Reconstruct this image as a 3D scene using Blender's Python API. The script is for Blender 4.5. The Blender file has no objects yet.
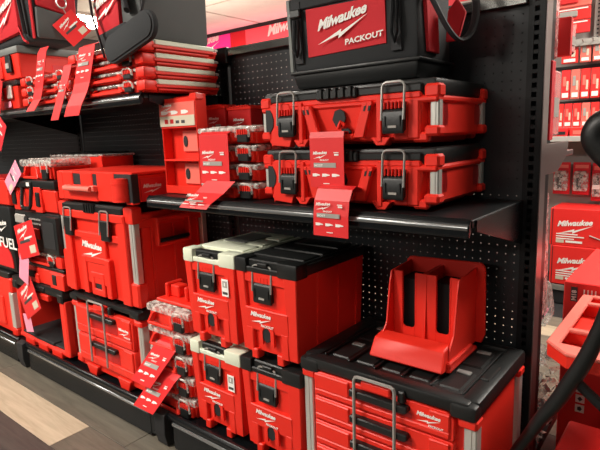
import bpy, bmesh, math, random
from mathutils import Vector, Matrix
random.seed(7)
S = bpy.context.scene
COL = S.collection
PI = math.pi

# ------------------------------------------------------------------ camera
cd = bpy.data.cameras.new('camera'); cam = bpy.data.objects.new('camera', cd); COL.objects.link(cam); S.camera = cam
F = 516.82; YAW, PIT, ROL = -0.681390, 0.173033, 0.0358384
fw = Vector((math.sin(YAW)*math.cos(PIT), math.cos(YAW)*math.cos(PIT), -math.sin(PIT)))
r0 = Vector((math.cos(YAW), -math.sin(YAW), 0)); d0 = fw.cross(r0)
r1 = r0*math.cos(ROL) + d0*math.sin(ROL); d1 = d0*math.cos(ROL) - r0*math.sin(ROL)
mw = Matrix((r1, -d1, -fw)).transposed().to_4x4(); mw.translation = Vector((0.45374, -1.57564, 1.20196))
cam.matrix_world = mw
cd.sensor_fit = 'HORIZONTAL'; cd.sensor_width = 36; cd.lens = F*36/600; cd.clip_start = .02
# ------------------------------------------------------------------ world, exposure
w = bpy.data.worlds.new('world'); S.world = w; w.use_nodes = True
w.node_tree.nodes['Background'].inputs[0].default_value = (1.0, .93, .86, 1)
w.node_tree.nodes['Background'].inputs[1].default_value = 0.035
S.view_settings.view_transform = 'Standard'; S.view_settings.look = 'None'
S.view_settings.gamma = 1; S.view_settings.use_curve_mapping = False
S.view_settings.exposure = 0.12
# ------------------------------------------------------------------ ceiling lamps (light of the LED panels built further down)
PANELS = [(-1.9, -2.35, 285), (0.9, -2.35, 10), (-4.4, -2.35, 175), (-0.9, -6.6, 90), (-1.7, -6.6, 110), (-3.3, -6.6, 130), (-4.5, -6.6, 130), (-1.9, 1.55, 110), (-4.5, 1.55, 170), (0.9, 1.30, 240)]
for (x, y, e) in PANELS:
    L = bpy.data.lights.new('ceiling_lamp', 'AREA'); L.shape = 'RECTANGLE'; L.size = .58; L.size_y = 1.15
    L.energy = e*.42; L.color = (1.0, .93, .84)
    o = bpy.data.objects.new('ceiling_lamp', L); o.location = (x, y, 2.66); COL.objects.link(o)

for (x, y, z, sx, sy, e, c) in ((-4.0, 2.3, 1.75, 2.2, .5, 26, (1.0, .80, .66)), (-4.2, 3.70, 2.30, 4.0, .08, 9, (1.0, .22, .30))):  # first is an unseen fill added to brighten the ceiling; second is the banner's uplight
    L = bpy.data.lights.new('uplight', 'AREA'); L.shape = 'RECTANGLE'; L.size = sx; L.size_y = sy; L.energy = e; L.color = c
    o = bpy.data.objects.new('uplight', L); o.location = (x, y, z); o.rotation_euler = (PI, 0, 0); COL.objects.link(o)

# ------------------------------------------------------------------ materials
MT = {}
def mat(name, col, rough=.5, metal=0., bump=0., bscale=60., var=0., coat=0., emit=None, spec=.5):
    m = bpy.data.materials.new(name); m.use_nodes = True; nt = m.node_tree; b = nt.nodes['Principled BSDF']
    b.inputs['Roughness'].default_value = rough; b.inputs['Metallic'].default_value = metal
    b.inputs['Specular IOR Level'].default_value = spec
    b.inputs['Coat Weight'].default_value = coat
    tc = nt.nodes.new('ShaderNodeTexCoord')
    n = nt.nodes.new('ShaderNodeTexNoise'); n.inputs['Scale'].default_value = 9; n.inputs['Detail'].default_value = 4
    nt.links.new(tc.outputs['Object'], n.inputs['Vector'])
    r = nt.nodes.new('ShaderNodeMix'); r.data_type = 'RGBA'
    v = var if var else .05
    r.inputs[6].default_value = (*[c*(1-v) for c in col], 1); r.inputs[7].default_value = (*[min(1, c*(1+v)) for c in col], 1)
    nt.links.new(n.outputs['Fac'], r.inputs[0]); nt.links.new(r.outputs[2], b.inputs['Base Color'])
    if bump:
        n2 = nt.nodes.new('ShaderNodeTexNoise'); n2.inputs['Scale'].default_value = bscale; n2.inputs['Detail'].default_value = 3
        nt.links.new(tc.outputs['Object'], n2.inputs['Vector'])
        bp = nt.nodes.new('ShaderNodeBump'); bp.inputs['Strength'].default_value = bump; bp.inputs['Distance'].default_value = .002
        nt.links.new(n2.outputs['Fac'], bp.inputs['Height']); nt.links.new(bp.outputs[0], b.inputs['Normal'])
    if emit:
        b.inputs['Emission Color'].default_value = (*emit[0], 1); b.inputs['Emission Strength'].default_value = emit[1]
    MT[name] = m; return m
RED = mat('red_plastic', (.80, .028, .015), .42, bump=.12, bscale=500, spec=.36)
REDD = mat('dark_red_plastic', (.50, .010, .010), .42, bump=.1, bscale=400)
BLK = mat('black_plastic', (.009, .010, .010), .40, bump=.2, bscale=420, spec=.4)
BLKM = mat('matte_black', (.010, .010, .011), .7, bump=.1, bscale=300)
STEEL = mat('black_powder_steel', (.006, .007, .008), .36, bump=.06, bscale=300, spec=.28)
STEELG = mat('glossy_black_steel', (.004, .005, .006), .27, spec=.28)
PEG = mat('pegboard_steel', (.020, .024, .027), .36, bump=.03, bscale=200, spec=.42)
ALU = mat('aluminium', (.66, .65, .60), .36, .55)
WIRE = mat('zinc_wire', (.50, .49, .46), .32, .6)
RAILM = mat('price_rail_plastic', (.30, .31, .31), .18, .7)
CREAM = mat('cream_plastic', (.72, .76, .60), .4, bump=.1, bscale=400)
WHITE = mat('white_print', (.85, .83, .78), .6)
GREYP = mat('grey_print', (.35, .33, .30), .6)
BEIGE = mat('beige_card', (.62, .55, .42), .6)
DPR = mat('dark_print', (.05, .045, .045), .6)
REDC = mat('red_card', (.72, .018, .020), .48)
PINKC = mat('pink_card', (.85, .30, .42), .5)
FAB = mat('black_fabric', (.022, .024, .026), .85, bump=.6, bscale=700)
FABG = mat('grey_fabric', (.085, .09, .088), .62, bump=.5, bscale=600)
REDF = mat('red_fabric', (.62, .012, .022), .75, bump=.6, bscale=600)
WEB = mat('black_webbing', (.016, .017, .02), .7, bump=.6, bscale=900)
GRYT = mat('grey_trim', (.16, .17, .16), .5)
CARTON = mat('red_carton', (.78, .020, .016), .5)
SALM = mat('salmon_print', (.80, .16, .12), .5)
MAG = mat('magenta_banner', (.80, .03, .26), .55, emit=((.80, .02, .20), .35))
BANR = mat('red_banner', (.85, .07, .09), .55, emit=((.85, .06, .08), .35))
CEIL = mat('ceiling_tile_white', (.74, .70, .64), .9, bump=.5, bscale=150)
GRID = mat('ceiling_grid', (.52, .48, .44), .6)
WALLM = mat('wall_paint', (.55, .52, .48), .85)
PINKM = mat('pale_metal', (.24, .19, .185), .28, .7)
TOPR = mat('top_rail_metal', (.22, .22, .21), .2, .85)
PADM = mat('grey_rubber_pad', (.20, .20, .19), .5)
BLISR = mat('blister_red', (.70, .02, .03), .15, coat=.6)
LAMP = mat('lamp_diffuser', (.9, .9, .85), .5, emit=((1, .93, .82), 6))
def planks(name, a, b, sc):
    m = bpy.data.materials.new(name); m.use_nodes = True; nt = m.node_tree; p = nt.nodes['Principled BSDF']
    p.inputs['Roughness'].default_value = .42
    tc = nt.nodes.new('ShaderNodeTexCoord'); mp = nt.nodes.new('ShaderNodeMapping'); mp.inputs['Scale'].default_value = (1.4, 16, 1)
    n = nt.nodes.new('ShaderNodeTexNoise'); n.inputs['Scale'].default_value = sc; n.inputs['Detail'].default_value = 8; n.inputs['Roughness'].default_value = .65
    n.inputs['Distortion'].default_value = .6
    geo = nt.nodes.new('ShaderNodeObjectInfo'); add = nt.nodes.new('ShaderNodeVectorMath')
    nt.links.new(tc.outputs['Object'], mp.inputs[0]); nt.links.new(mp.outputs[0], add.inputs[0]); nt.links.new(geo.outputs['Location'], add.inputs[1])
    nt.links.new(add.outputs[0], n.inputs['Vector'])
    cr = nt.nodes.new('ShaderNodeValToRGB'); cr.color_ramp.elements[0].color = (*a, 1); cr.color_ramp.elements[1].color = (*b, 1)
    cr.color_ramp.elements[0].position = .3; cr.color_ramp.elements[1].position = .7
    nt.links.new(n.outputs['Fac'], cr.inputs[0]); nt.links.new(cr.outputs[0], p.inputs['Base Color'])
    bp = nt.nodes.new('ShaderNodeBump'); bp.inputs['Strength'].default_value = .25; bp.inputs['Distance'].default_value = .002
    nt.links.new(n.outputs['Fac'], bp.inputs['Height']); nt.links.new(bp.outputs[0], p.inputs['Normal'])
    return m
PL = [planks('plank_tan', (.36, .29, .20), (.56, .47, .34), 2.2), planks('plank_grey', (.085, .075, .058), (.17, .15, .115), 2.6),
      planks('plank_umber', (.035, .030, .028), (.085, .072, .062), 2.4), planks('plank_ash', (.12, .105, .08), (.22, .19, .145), 2.3)]
def clear_mat(name, col, alpha, rough=.12):
    m = bpy.data.materials.new(name); m.use_nodes = True; nt = m.node_tree
    for n in list(nt.nodes): nt.nodes.remove(n)
    out = nt.nodes.new('ShaderNodeOutputMaterial'); mx = nt.nodes.new('ShaderNodeMixShader')
    tr = nt.nodes.new('ShaderNodeBsdfTransparent'); pb = nt.nodes.new('ShaderNodeBsdfPrincipled')
    pb.inputs['Base Color'].default_value = (*col, 1); pb.inputs['Roughness'].default_value = rough
    tc = nt.nodes.new('ShaderNodeTexCoord'); n = nt.nodes.new('ShaderNodeTexNoise'); n.inputs['Scale'].default_value = 45
    n.inputs['Detail'].default_value = 3
    cr = nt.nodes.new('ShaderNodeMapRange'); cr.inputs[1].default_value = .42; cr.inputs[2].default_value = .62
    cr.inputs[3].default_value = alpha*.45; cr.inputs[4].default_value = min(1, alpha*1.5)
    bp = nt.nodes.new('ShaderNodeBump'); bp.inputs['Strength'].default_value = .5; bp.inputs['Distance'].default_value = .004
    nt.links.new(tc.outputs['Object'], n.inputs['Vector']); nt.links.new(n.outputs['Fac'], cr.inputs[0]); nt.links.new(cr.outputs[0], mx.inputs[0])
    nt.links.new(n.outputs['Fac'], bp.inputs['Height']); nt.links.new(bp.outputs[0], pb.inputs['Normal'])
    nt.links.new(tr.outputs[0], mx.inputs[1]); nt.links.new(pb.outputs[0], mx.inputs[2]); nt.links.new(mx.outputs[0], out.inputs[0])
    return m
CLEAR = clear_mat('clear_plastic', (.80, .76, .70), .5)
FILM = clear_mat('clear_film', (.75, .74, .68), .42, .08)
PINKF = clear_mat('pinkish_film', (.78, .40, .38), .6, .15)

# ------------------------------------------------------------------ mesh helpers
def smooth(P, n=4):
    out = []; m = len(P)
    for i in range(m-1):
        a, b, c, d = (Vector(P[max(i-1, 0)]), Vector(P[i]), Vector(P[i+1]), Vector(P[min(i+2, m-1)]))
        for k in range(n):
            t = k/n; out.append(.5*((2*b)+(c-a)*t+(2*a-5*b+4*c-d)*t*t+(3*b-a-3*c+d)*t*t*t))
    out.append(Vector(P[-1])); return out
class G:
    def __init__(s): s.bm = bmesh.new(); s.k = 0
    def _in(s, t, bev=0, seg=1):
        if bev: bmesh.ops.bevel(t, geom=t.edges[:], offset=bev, segments=seg, affect='EDGES', profile=.5, clamp_overlap=True)
        me = bpy.data.meshes.new('t'); t.to_mesh(me); t.free(); s.bm.from_mesh(me); bpy.data.meshes.remove(me); return s
    def hexa(s, bot, top, bev=0, seg=1):
        s.k += 1; q = s.k % 9; dv = Vector((.00016*q, -.00019*q, .00013*q))     # keeps joined pieces off each other's planes
        t = bmesh.new(); a = [t.verts.new(Vector(p)+dv) for p in bot]; b = [t.verts.new(Vector(p)+dv) for p in top]; n = len(a)
        t.faces.new(a[::-1]); t.faces.new(b)
        for i in range(n): t.faces.new((a[i], a[(i+1) % n], b[(i+1) % n], b[i]))
        bmesh.ops.recalc_face_normals(t, faces=t.faces[:])
        return s._in(t, bev, seg)
    def box(s, x0, x1, y0, y1, z0, z1, bev=0, seg=1):
        return s.hexa([(x0, y0, z0), (x1, y0, z0), (x1, y1, z0), (x0, y1, z0)], [(x0, y0, z1), (x1, y0, z1), (x1, y1, z1), (x0, y1, z1)], bev, seg)
    def taper(s, x0, x1, y0, y1, z0, z1, t=.01, bev=0, seg=1):   # bottom drawn in by t
        return s.hexa([(x0+t, y0+t, z0), (x1-t, y0+t, z0), (x1-t, y1-t, z0), (x0+t, y1-t, z0)], [(x0, y0, z1), (x1, y0, z1), (x1, y1, z1), (x0, y1, z1)], bev, seg)
    def prism(s, pts, ax, a, b, bev=0, seg=1):
        f = {'x': lambda u, v, k: (k, u, v), 'y': lambda u, v, k: (u, k, v), 'z': lambda u, v, k: (u, v, k)}[ax]
        return s.hexa([f(u, v, a) for u, v in pts], [f(u, v, b) for u, v in pts], bev, seg)
    def tube(s, pts, r, n=8, closed=False, flat=1.0):
        P = [Vector(p) for p in pts]; m = len(P); rings = []; up = None
        for i in range(m):
            a = P[i-1] if (i or closed) else P[i]; b = P[(i+1) % m] if (i < m-1 or closed) else P[i]
            t = (b-a).normalized()
            if up is None: up = t.orthogonal().normalized()
            up = (up - t*up.dot(t)).normalized(); sd = t.cross(up)
            rr = r[i] if isinstance(r, (list, tuple)) else r
            rings.append([s.bm.verts.new(P[i] + (up*math.cos(2*PI*k/n)*flat + sd*math.sin(2*PI*k/n))*rr) for k in range(n)])
        for i in range(m if closed else m-1):
            A = rings[i]; B = rings[(i+1) % m]
            for k in range(n): s.bm.faces.new((A[k], A[(k+1) % n], B[(k+1) % n], B[k]))
        if not closed: s.bm.faces.new(rings[0][::-1]); s.bm.faces.new(rings[-1])
        return s
    def cyl(s, p0, p1, r, n=12): return s.tube([p0, p1], r, n)
    def strip(s, pts, x0, x1, th=.0012):     # ribbon: profile in (y,z), width in x
        n = len(pts); P = [Vector((0, a, b)) for a, b in pts]; up = []; lo = []
        for i in range(n):
            t = (P[min(i+1, n-1)]-P[max(i-1, 0)]).normalized(); nn = Vector((0, -t.z, t.y))*th
            up.append(P[i]+nn); lo.append(P[i]-nn)
        for i in range(n-1):
            s.hexa([(x0, *lo[i].yz), (x1, *lo[i].yz), (x1, *lo[i+1].yz), (x0, *lo[i+1].yz)], [(x0, *up[i].yz), (x1, *up[i].yz), (x1, *up[i+1].yz), (x0, *up[i+1].yz)])
        return s
    def rot(s, ang, ax, c=(0, 0, 0)):
        bmesh.ops.rotate(s.bm, verts=s.bm.verts[:], cent=c, matrix=Matrix.Rotation(ang, 3, ax)); return s
    def move(s, v): bmesh.ops.translate(s.bm, verts=s.bm.verts[:], vec=v); return s
    def mesh(s, name, m):
        me = bpy.data.meshes.new(name); s.bm.to_mesh(me); s.bm.free()
        me.materials.append(m)
        me.polygons.foreach_set('use_smooth', [True]*len(me.polygons)); me.set_sharp_from_angle(angle=.6)
        return me
    def obj(s, name, m, parent=None, label=None, loc=None, rot=None, kind=None):
        return link(name, s.mesh(name, m), parent, label, loc, rot, kind)
def link(name, me, parent=None, label=None, loc=None, rot=None, kind=None):
    o = bpy.data.objects.new(name, me); COL.objects.link(o)
    if parent: o.parent = parent
    if loc: o.location = loc
    if rot: o.rotation_euler = rot
    if label: o['label'] = label
    if kind: o['kind'] = kind
    return o
def thing(name, label, cat, loc=(0, 0, 0), rz=0, group=None, rot=None):
    o = bpy.data.objects.new(name, None); COL.objects.link(o); o.empty_display_size = .05
    o.location = loc; o.rotation_euler = rot if rot else (0, 0, rz); o['label'] = label; o['category'] = cat
    if group: o['group'] = group
    return o
def dup(root, loc, rz, label, group=None):
    r = root.copy(); COL.objects.link(r); r.location = loc; r.rotation_euler = (0, 0, rz); r['label'] = label
    if group: r['group'] = group
    for ch in list(root.children):
        c = ch.copy(); COL.objects.link(c); c.parent = r
        for g in list(ch.children):
            d = g.copy(); COL.objects.link(d); d.parent = c
    return r
# ---- lettering
TXT = {}
def text_bm(body, size=1, shear=0, bold=0.0, align='LEFT', space=1.0):
    k = (body, shear, bold, align, space)
    if k not in TXT:
        c = bpy.data.curves.new('t', 'FONT'); c.body = body; c.size = 1; c.resolution_u = 2; c.shear = shear; c.offset = bold; c.align_x = align
        c.space_character = space; c.resolution_u = 2; c.fill_mode = 'BOTH'
        o = bpy.data.objects.new('t', c); COL.objects.link(o); dg = bpy.context.evaluated_depsgraph_get(); dg.update()
        me = bpy.data.meshes.new_from_object(o.evaluated_get(dg)); bpy.data.objects.remove(o)
        xs = [v.co.x for v in me.vertices]; TXT[k] = (me, min(xs), max(xs))
    return TXT[k]
def place_flat(bm, me, sx, ox, oz, th=0):
    n = len(bm.verts); bm.from_mesh(me); bm.verts.ensure_lookup_table()
    for v in bm.verts[n:]: v.co = Vector((v.co.x*sx+ox, -th, v.co.y*sx+oz))
BOLT = [(0, -.16), (.50, -.035), (.49, -.085), (1.02, .055), (.44, -.175), (.45, -.115)]
LOGO = {}
def logo_mesh(sub, slope=.10):
    k = (sub, slope)
    if k in LOGO: return LOGO[k]
    bm = bmesh.new(); me, a, b = text_bm('Milwaukee', 1, .30, .034, 'LEFT', .95); s = 1/(b-a)
    place_flat(bm, me, s, -a*s, .02)
    if True:
        vs = [bm.verts.new((x, 0, z-.06)) for x, z in BOLT]
        bm.faces.new((vs[0], vs[5], vs[2], vs[1])); bm.faces.new((vs[2], vs[5], vs[4], vs[3]))
    for v in bm.verts: v.co.z += v.co.x*slope
    if sub:
        me2, a2, b2 = text_bm(sub, 1, 0.12, .035); s2 = .62/(b2-a2); place_flat(bm, me2, s2, .50-a2*s2, -.34)
    for f in bm.faces:
        if f.normal.y > 0: f.normal_flip()
    m = bpy.data.meshes.new('logo'); bm.to_mesh(m); bm.free(); m.materials.append(WHITE); LOGO[k] = m
    return m
def logo(parent, x, z, wd, y=-.001, sub='PACKOUT', slope=.10, rz=0, rx=0, name='logo', scz=1.0):
    o = link(name, logo_mesh(sub, slope), parent, None, (x, y, z), (rx, 0, rz)); o.scale = (wd, 1, wd*scz); return o
def text(parent, body, x, y, z, h, m=WHITE, bold=.015, shear=0, rz=0, rx=0, ry=0, name='lettering', align='LEFT', sx=1.0):
    me0, a, b = text_bm(body, 1, shear, bold, align)
    me = me0.copy(); me.materials.clear(); me.materials.append(m)
    # text meshes lie in XY; stand them up facing -Y
    for v in me.vertices: v.co = Vector((v.co.x, 0, v.co.y))
    o = link(name, me, parent, None, (x, y, z), (rx, ry, rz)); o.scale = (h*sx*1.35, 1, h*1.35); return o

# ================================================================== SETTING
fl = G().box(-7, 3, -8, 4, -.03, -.004).obj('floor', BLKM, kind='structure')
rng = random.Random(3); cnt = 0
pm = [G().box(-.599, .599, -.0865, .0865, -.003, 0, .0012).mesh('floor_plank', m) for m in PL]
seq = {}
for j in range(-9, 15):
    yc = -.6625 + .175*j
    if yc > 3.3: continue
    offx = {0: 1.0, -1: .35, 1: .7}.get(j, rng.random()*1.2)
    for i in range(-5, 2):
        xc = i*1.2 - offx*1.0
        if j == 0: xc = i*1.2 + .24          # tan plank that ends at x = -1.57
        k = rng.choice([0, 1, 1, 2, 3, 3])
        if j == 0: k = 0 if xc < -2 else 1
        if j == 1: k = 1
        if j == 2: k = 1
        if j == -1: k = 2
        if j == -2: k = 2
        if yc > 1.3: k = rng.choice([0, 0, 3])
        link('floor_plank', pm[k], fl, None, (xc, yc, 0))
H = 2.70
ce = G().box(-7, 3, -8, 4, H+.012, H+.05).obj('ceiling', GRID, kind='structure')
tm = G().box(-.59, .59, -.575, .575, 0, .011, .003).mesh('ceiling_tile', CEIL)
for i in range(-2, 7):
    for j in range(-9, 1):
        cx, cy = -4.508-.61+1.22*i, 2.72+.59+1.18*(j) - .0
        if cx < 2.9 and cx > -7 and not any(abs(cx-px) < .05 and abs(cy-py) < .05 for px, py, _ in PANELS):
            link('ceiling_tile', tm, ce, None, (cx, cy, H-.0))
G().box(-7, 3, 3.88, 3.96, 0, H).obj('wall_back', WALLM, kind='structure')
G().box(-7.06, -7.0, -8, 3.96, 0, H).obj('wall_left', mat('dark_wall_paint', (.12, .11, .11), .8), kind='structure')
G().box(-7, 3, 3.83, 3.88, 2.655, 2.70).obj('trim_1', BLKM, kind='structure')
bn = thing('wall_banner', 'long magenta and red banner with white script high on the far wall', 'banner', (-5, 3.86, 2.40))
G().box(-1.9, -.09, -.012, 0, 0, .255).obj('panel', MAG, bn, 'magenta end panel')
G().box(-.09, .2, -.02, 0, 0, .255).obj('panel', mat('deep_red_banner', (.55, .002, .012), .5), bn, 'deep red panel')
G().box(.2, 7.6, -.012, 0, 0, .255).obj('panel', BANR, bn, 'salmon red panel with white script')
logo(bn, -.95, .12, .62, -.02, None); logo(bn, .62, .10, .75, -.02, None); logo(bn, 2.0, .10, .75, -.02, None)
for q in range(3): G().box(3.22, 3.62-.08*q, -.02, -.012, .010+q*.045, .034+q*.045).obj('print_line', WHITE, bn)
for (x, y, e) in PANELS:
    t = thing('ceiling_light', '%s LED panel light in the %s ceiling row' % ({-4.5: 'leftmost', -4.4: 'left', -3.3: 'second from left', -1.7: 'third from left', -1.9: 'middle', -.9: 'fourth from left', .9: 'right'}[x], 'rear' if y > 0 else 'near' if y > -4 else 'distant'), 'lamp', (x, y, 2.668), 0, 'ceiling panel lights')
    G().box(-.31, .31, -.60, .60, 0, .03, .004).obj('frame', GRID, t); G().box(-.29, .29, -.58, .58, -.004, 0).obj('diffuser', LAMP, t)
t = thing('ceiling_light', 'bright far lamp glaring between the two hanging bags', 'lamp', (-5.75, 2.02, 2.668))
G().box(-.30, .30, -.30, .30, 0, .03, .004).obj('frame', GRID, t)
G().box(-.27, .27, -.27, .27, -.02, 0).obj('diffuser', mat('bright_diffuser', (1, 1, .9), .5, emit=((1, .9, .68), 30)), t)

# ================================================================== GONDOLA
gd = thing('gondola_shelving', 'long black steel pegboard shelving with loaded shelves and base deck', 'shelving', (0, 0, 0))
PW = 1.24; IN = .0254
def pegmesh():
    verts = []; faces = []; r = .0023; th = .0025
    nx, nz = 46, 55; x0 = -45.5*IN; z1 = 1.51+.5*IN
    def cell(cx, cz):
        b = len(verts); h = IN/2
        sq = [(-h, -h), (0, -h), (h, -h), (h, 0), (h, h), (0, h), (-h, h), (-h, 0)]
        for a, c in sq: verts.append((cx+a, 0, cz+c))
        for k in range(8):
            an = math.atan2(sq[k][1], sq[k][0]); verts.append((cx+r*math.cos(an), 0, cz+r*math.sin(an)))
        for k in range(8):
            an = math.atan2(sq[k][1], sq[k][0]); verts.append((cx+r*math.cos(an), th, cz+r*math.sin(an)))
        for k in range(8):
            l = (k+1) % 8; faces.append((b+k, b+l, b+8+l, b+8+k)); faces.append((b+8+k, b+8+l, b+16+l, b+16+k))
    for i in range(nx):
        for j in range(nz): cell(-i*IN, 1.51-j*IN)
    def quad(xa, xb, za, zb):
        b = len(verts); verts.extend([(xa, 0, za), (xb, 0, za), (xb, 0, zb), (xa, 0, zb)]); faces.append((b, b+1, b+2, b+3))
    xl, xr = -45.5*IN, .5*IN
    quad(xl-.014, xl, .12, z1+.012); quad(xr, xr+.003, .12, z1+.012); quad(xl, xr, z1, z1+.012); quad(xl, xr, .10, 1.51-(nz-.5)*IN)
    me = bpy.data.meshes.new('back_panel'); me.from_pydata(verts, [], faces); me.materials.append(PEG); me.update(); return me
pmh = pegmesh()
for k in (0, 1, 2): link('back_panel', pmh, gd, None, (-PW*k, 0, 0))
# uprights with punched slots
def upright_mesh():
    g = G(); wd = .044; z = .10
    g.box(-wd/2, -.0065, -.004, .001, 0, 1.55); g.box(.0065, wd/2, -.004, .001, 0, 1.55)
    k = 0; zz = 1.55
    while zz > .1:
        g.box(-.0065, .0065, -.004, .001, zz-IN, zz-IN+.011); zz -= IN
    g.box(-wd/2, -wd/2+.002, 0, .05, 0, 1.55); g.box(wd/2-.002, wd/2, 0, .05, 0, 1.55); g.box(-wd/2, wd/2, .045, .05, 0, 1.55)
    return g.mesh('upright', STEEL)
um = upright_mesh()
for k in (0, 1, 2, 3): link('upright', um, gd, None, (.038-PW*k, -.002, 0))
link('upright', um, gd, None, (.038, .052, 0))
G().box(-.62, .012, .052, .055, 1.0, 1.53).obj('light_blocker', STEEL, gd)  # added unseen sheet that keeps light out of the upper right peg holes

G().box(.0605, .064, -.002, .052, 0, 1.60).obj('end_strip', PINKM, gd, 'pale reflective metal end strip')
for k in (0, 1, 2):
    G().box(-PW*k-PW+.058, -PW*k+.014, -.022, .03, 1.532, 1.560, .002).obj('top_rail', TOPR, gd)
    G().box(-PW*k-PW+.058, -PW*k+.014, -.010, .03, 1.560, 1.566, .002).obj('top_cap', RAILM, gd)
for k in (1, 2, 3): G().box(.038-PW*k-.043, .038-PW*k+.043, -.03, .05, 1.50, 1.568, .004).obj('upright_cap', STEEL, gd)
def shelf(xr, zt, y0=-.40, wd=1.19, zb=.055):
    sh = G().box(xr-wd, xr, y0, -.004, zt-.02, zt, .002).obj('shelf', STEEL, gd)
    G().prism([(y0-.012, zt-.042), (y0-.016, zt-.036), (y0-.014, zt-.008), (y0-.002, zt+.004), (y0, zt-.03)], 'x', xr-wd+.006, xr-.002, .0008).obj('front_lip', STEELG, sh)
    G().prism([(y0-.0165, zt-.024), (y0-.0195, zt-.021), (y0-.0185, zt-.013), (y0-.015, zt-.010)], 'x', xr-wd+.012, xr-.004, .0008).obj('price_rail', RAILM, sh)
    for x in (xr-wd-.003, xr+.001):
        G().prism([(y0+.02, zt-.03), (-.004, zt-.13), (-.004, zt+.0), (y0+.02, zt-.002)], 'x', x, x+.003, .0008).obj('shelf_bracket', STEELG, sh)
    return sh
shelf(.018, .990, wd=1.262); shelf(.018-PW, 1.375, wd=1.235); shelf(.018-2*PW, 1.375, wd=1.235)
# base
for k in (0, 1, 2):
    xr = .018-PW*k; x0 = xr-1.205
    dk = G().box(x0, xr, -.455, -.004, .108, .130, .002).obj('base_deck', STEELG, gd)
    G().prism([(-.455, .112), (-.470, .120), (-.470, .138), (-.462, .148), (-.452, .148), (-.455, .13)], 'x', x0+.02, xr-.02, .001).obj('deck_lip', STEELG, dk)
    G().box(x0+.065, xr-.045, -.466, -.456, .004, .116, .003).obj('kick_plate', STEELG, dk)
    G().prism([(-.4665, .104), (-.473, .106), (-.473, .116), (-.4665, .119)], 'x', x0+.07, xr-.05, .001).obj('price_rail', RAILM, dk)
for k in (1, 2, 3):
    xc = .038-PW*k
    G().prism([(-.455, .150), (-.484, .140), (-.486, .06), (-.474, .006), (-.40, .004), (-.40, .10)], 'x', xc-.012, xc+.052, .002).obj('foot_bracket', BLKM, gd)
    G().box(xc-.050, xc-.014, -.476, -.457, .03, .140, .003).obj('foot_cover', STEELG, gd)
# rear side of the gondola: shelf end seen past the upright
rs = G().box(-1.1, .058, .06, .44, 1.10, 1.118, .002).obj('shelf', PINKM, gd, 'rear shelf, pale end')
G().prism([(.05, 1.06), (.20, 1.06), (.31, 1.10), (.33, 1.135), (.33, 1.15), (.05, 1.15)], 'x', .059, .063, .0008).obj('shelf_bracket', PINKM, rs)
G().box(-1.1, .055, .06, .5, .10, .13, .002).obj('base_deck', STEEL, gd)

# ================================================================== PRODUCTS
def wire_bail(x0, x1, z0, z1, y=-.010, r=.0035, yt=None):
    yt = y if yt is None else yt; c = .012
    return G().tube([(x0, y, z0), (x0, yt, z1-c), (x0+c*.3, yt, z1-c*.3), (x0+c, yt, z1), (x1-c, yt, z1), (x1-c*.3, yt, z1-c*.3), (x1, yt, z1-c), (x1, y, z0)], r, 6)
def latch_part(t, x, z0, z1, w=.062, y=0, wz=None, bm_=BLK):
    """black latch with ribbed red top and wire bail"""
    L = G().prism([(y-.004, z0+.008), (y-.013, z0), (y-.017, z0+.008), (y-.015, z1-.01), (y-.006, z1), (y+.0, z1), (y+.0, z0+.008)], 'x', x-w/2, x+w/2, .003)
    L.box(x-w/2+.008, x-w/2+.011, y-.0185, y-.014, z0+.02, z1-.02); L.box(x+w/2-.011, x+w/2-.008, y-.0185, y-.014, z0+.02, z1-.02)
    l = L.obj('latch', bm_, t)
    g = G()
    for k in range(6):
        xx = x-w/2+.004+k*(w-.008)/5
        g.box(xx-.0016, xx+.0016, y-.012, y-.001, z1-.002, z1+.016, .0006)
    g.obj('latch_ribs', RED, l)
    G().box(x-w/2, x+w/2, y-.003, y+.001, z1-.002, z1+.014).obj('latch_recess', BLKM, l)
    G().box(x-.012, x+.012, y-.0188, y-.016, z0+.016, z0+.022).obj('latch_mark', GREYP, l)
    if wz: wire_bail(x-w/2-.001, x+w/2+.001, z1-.03, wz, y-.016, .0033, y-.010).obj('wire_bail', WIRE, l)
    return l

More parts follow.
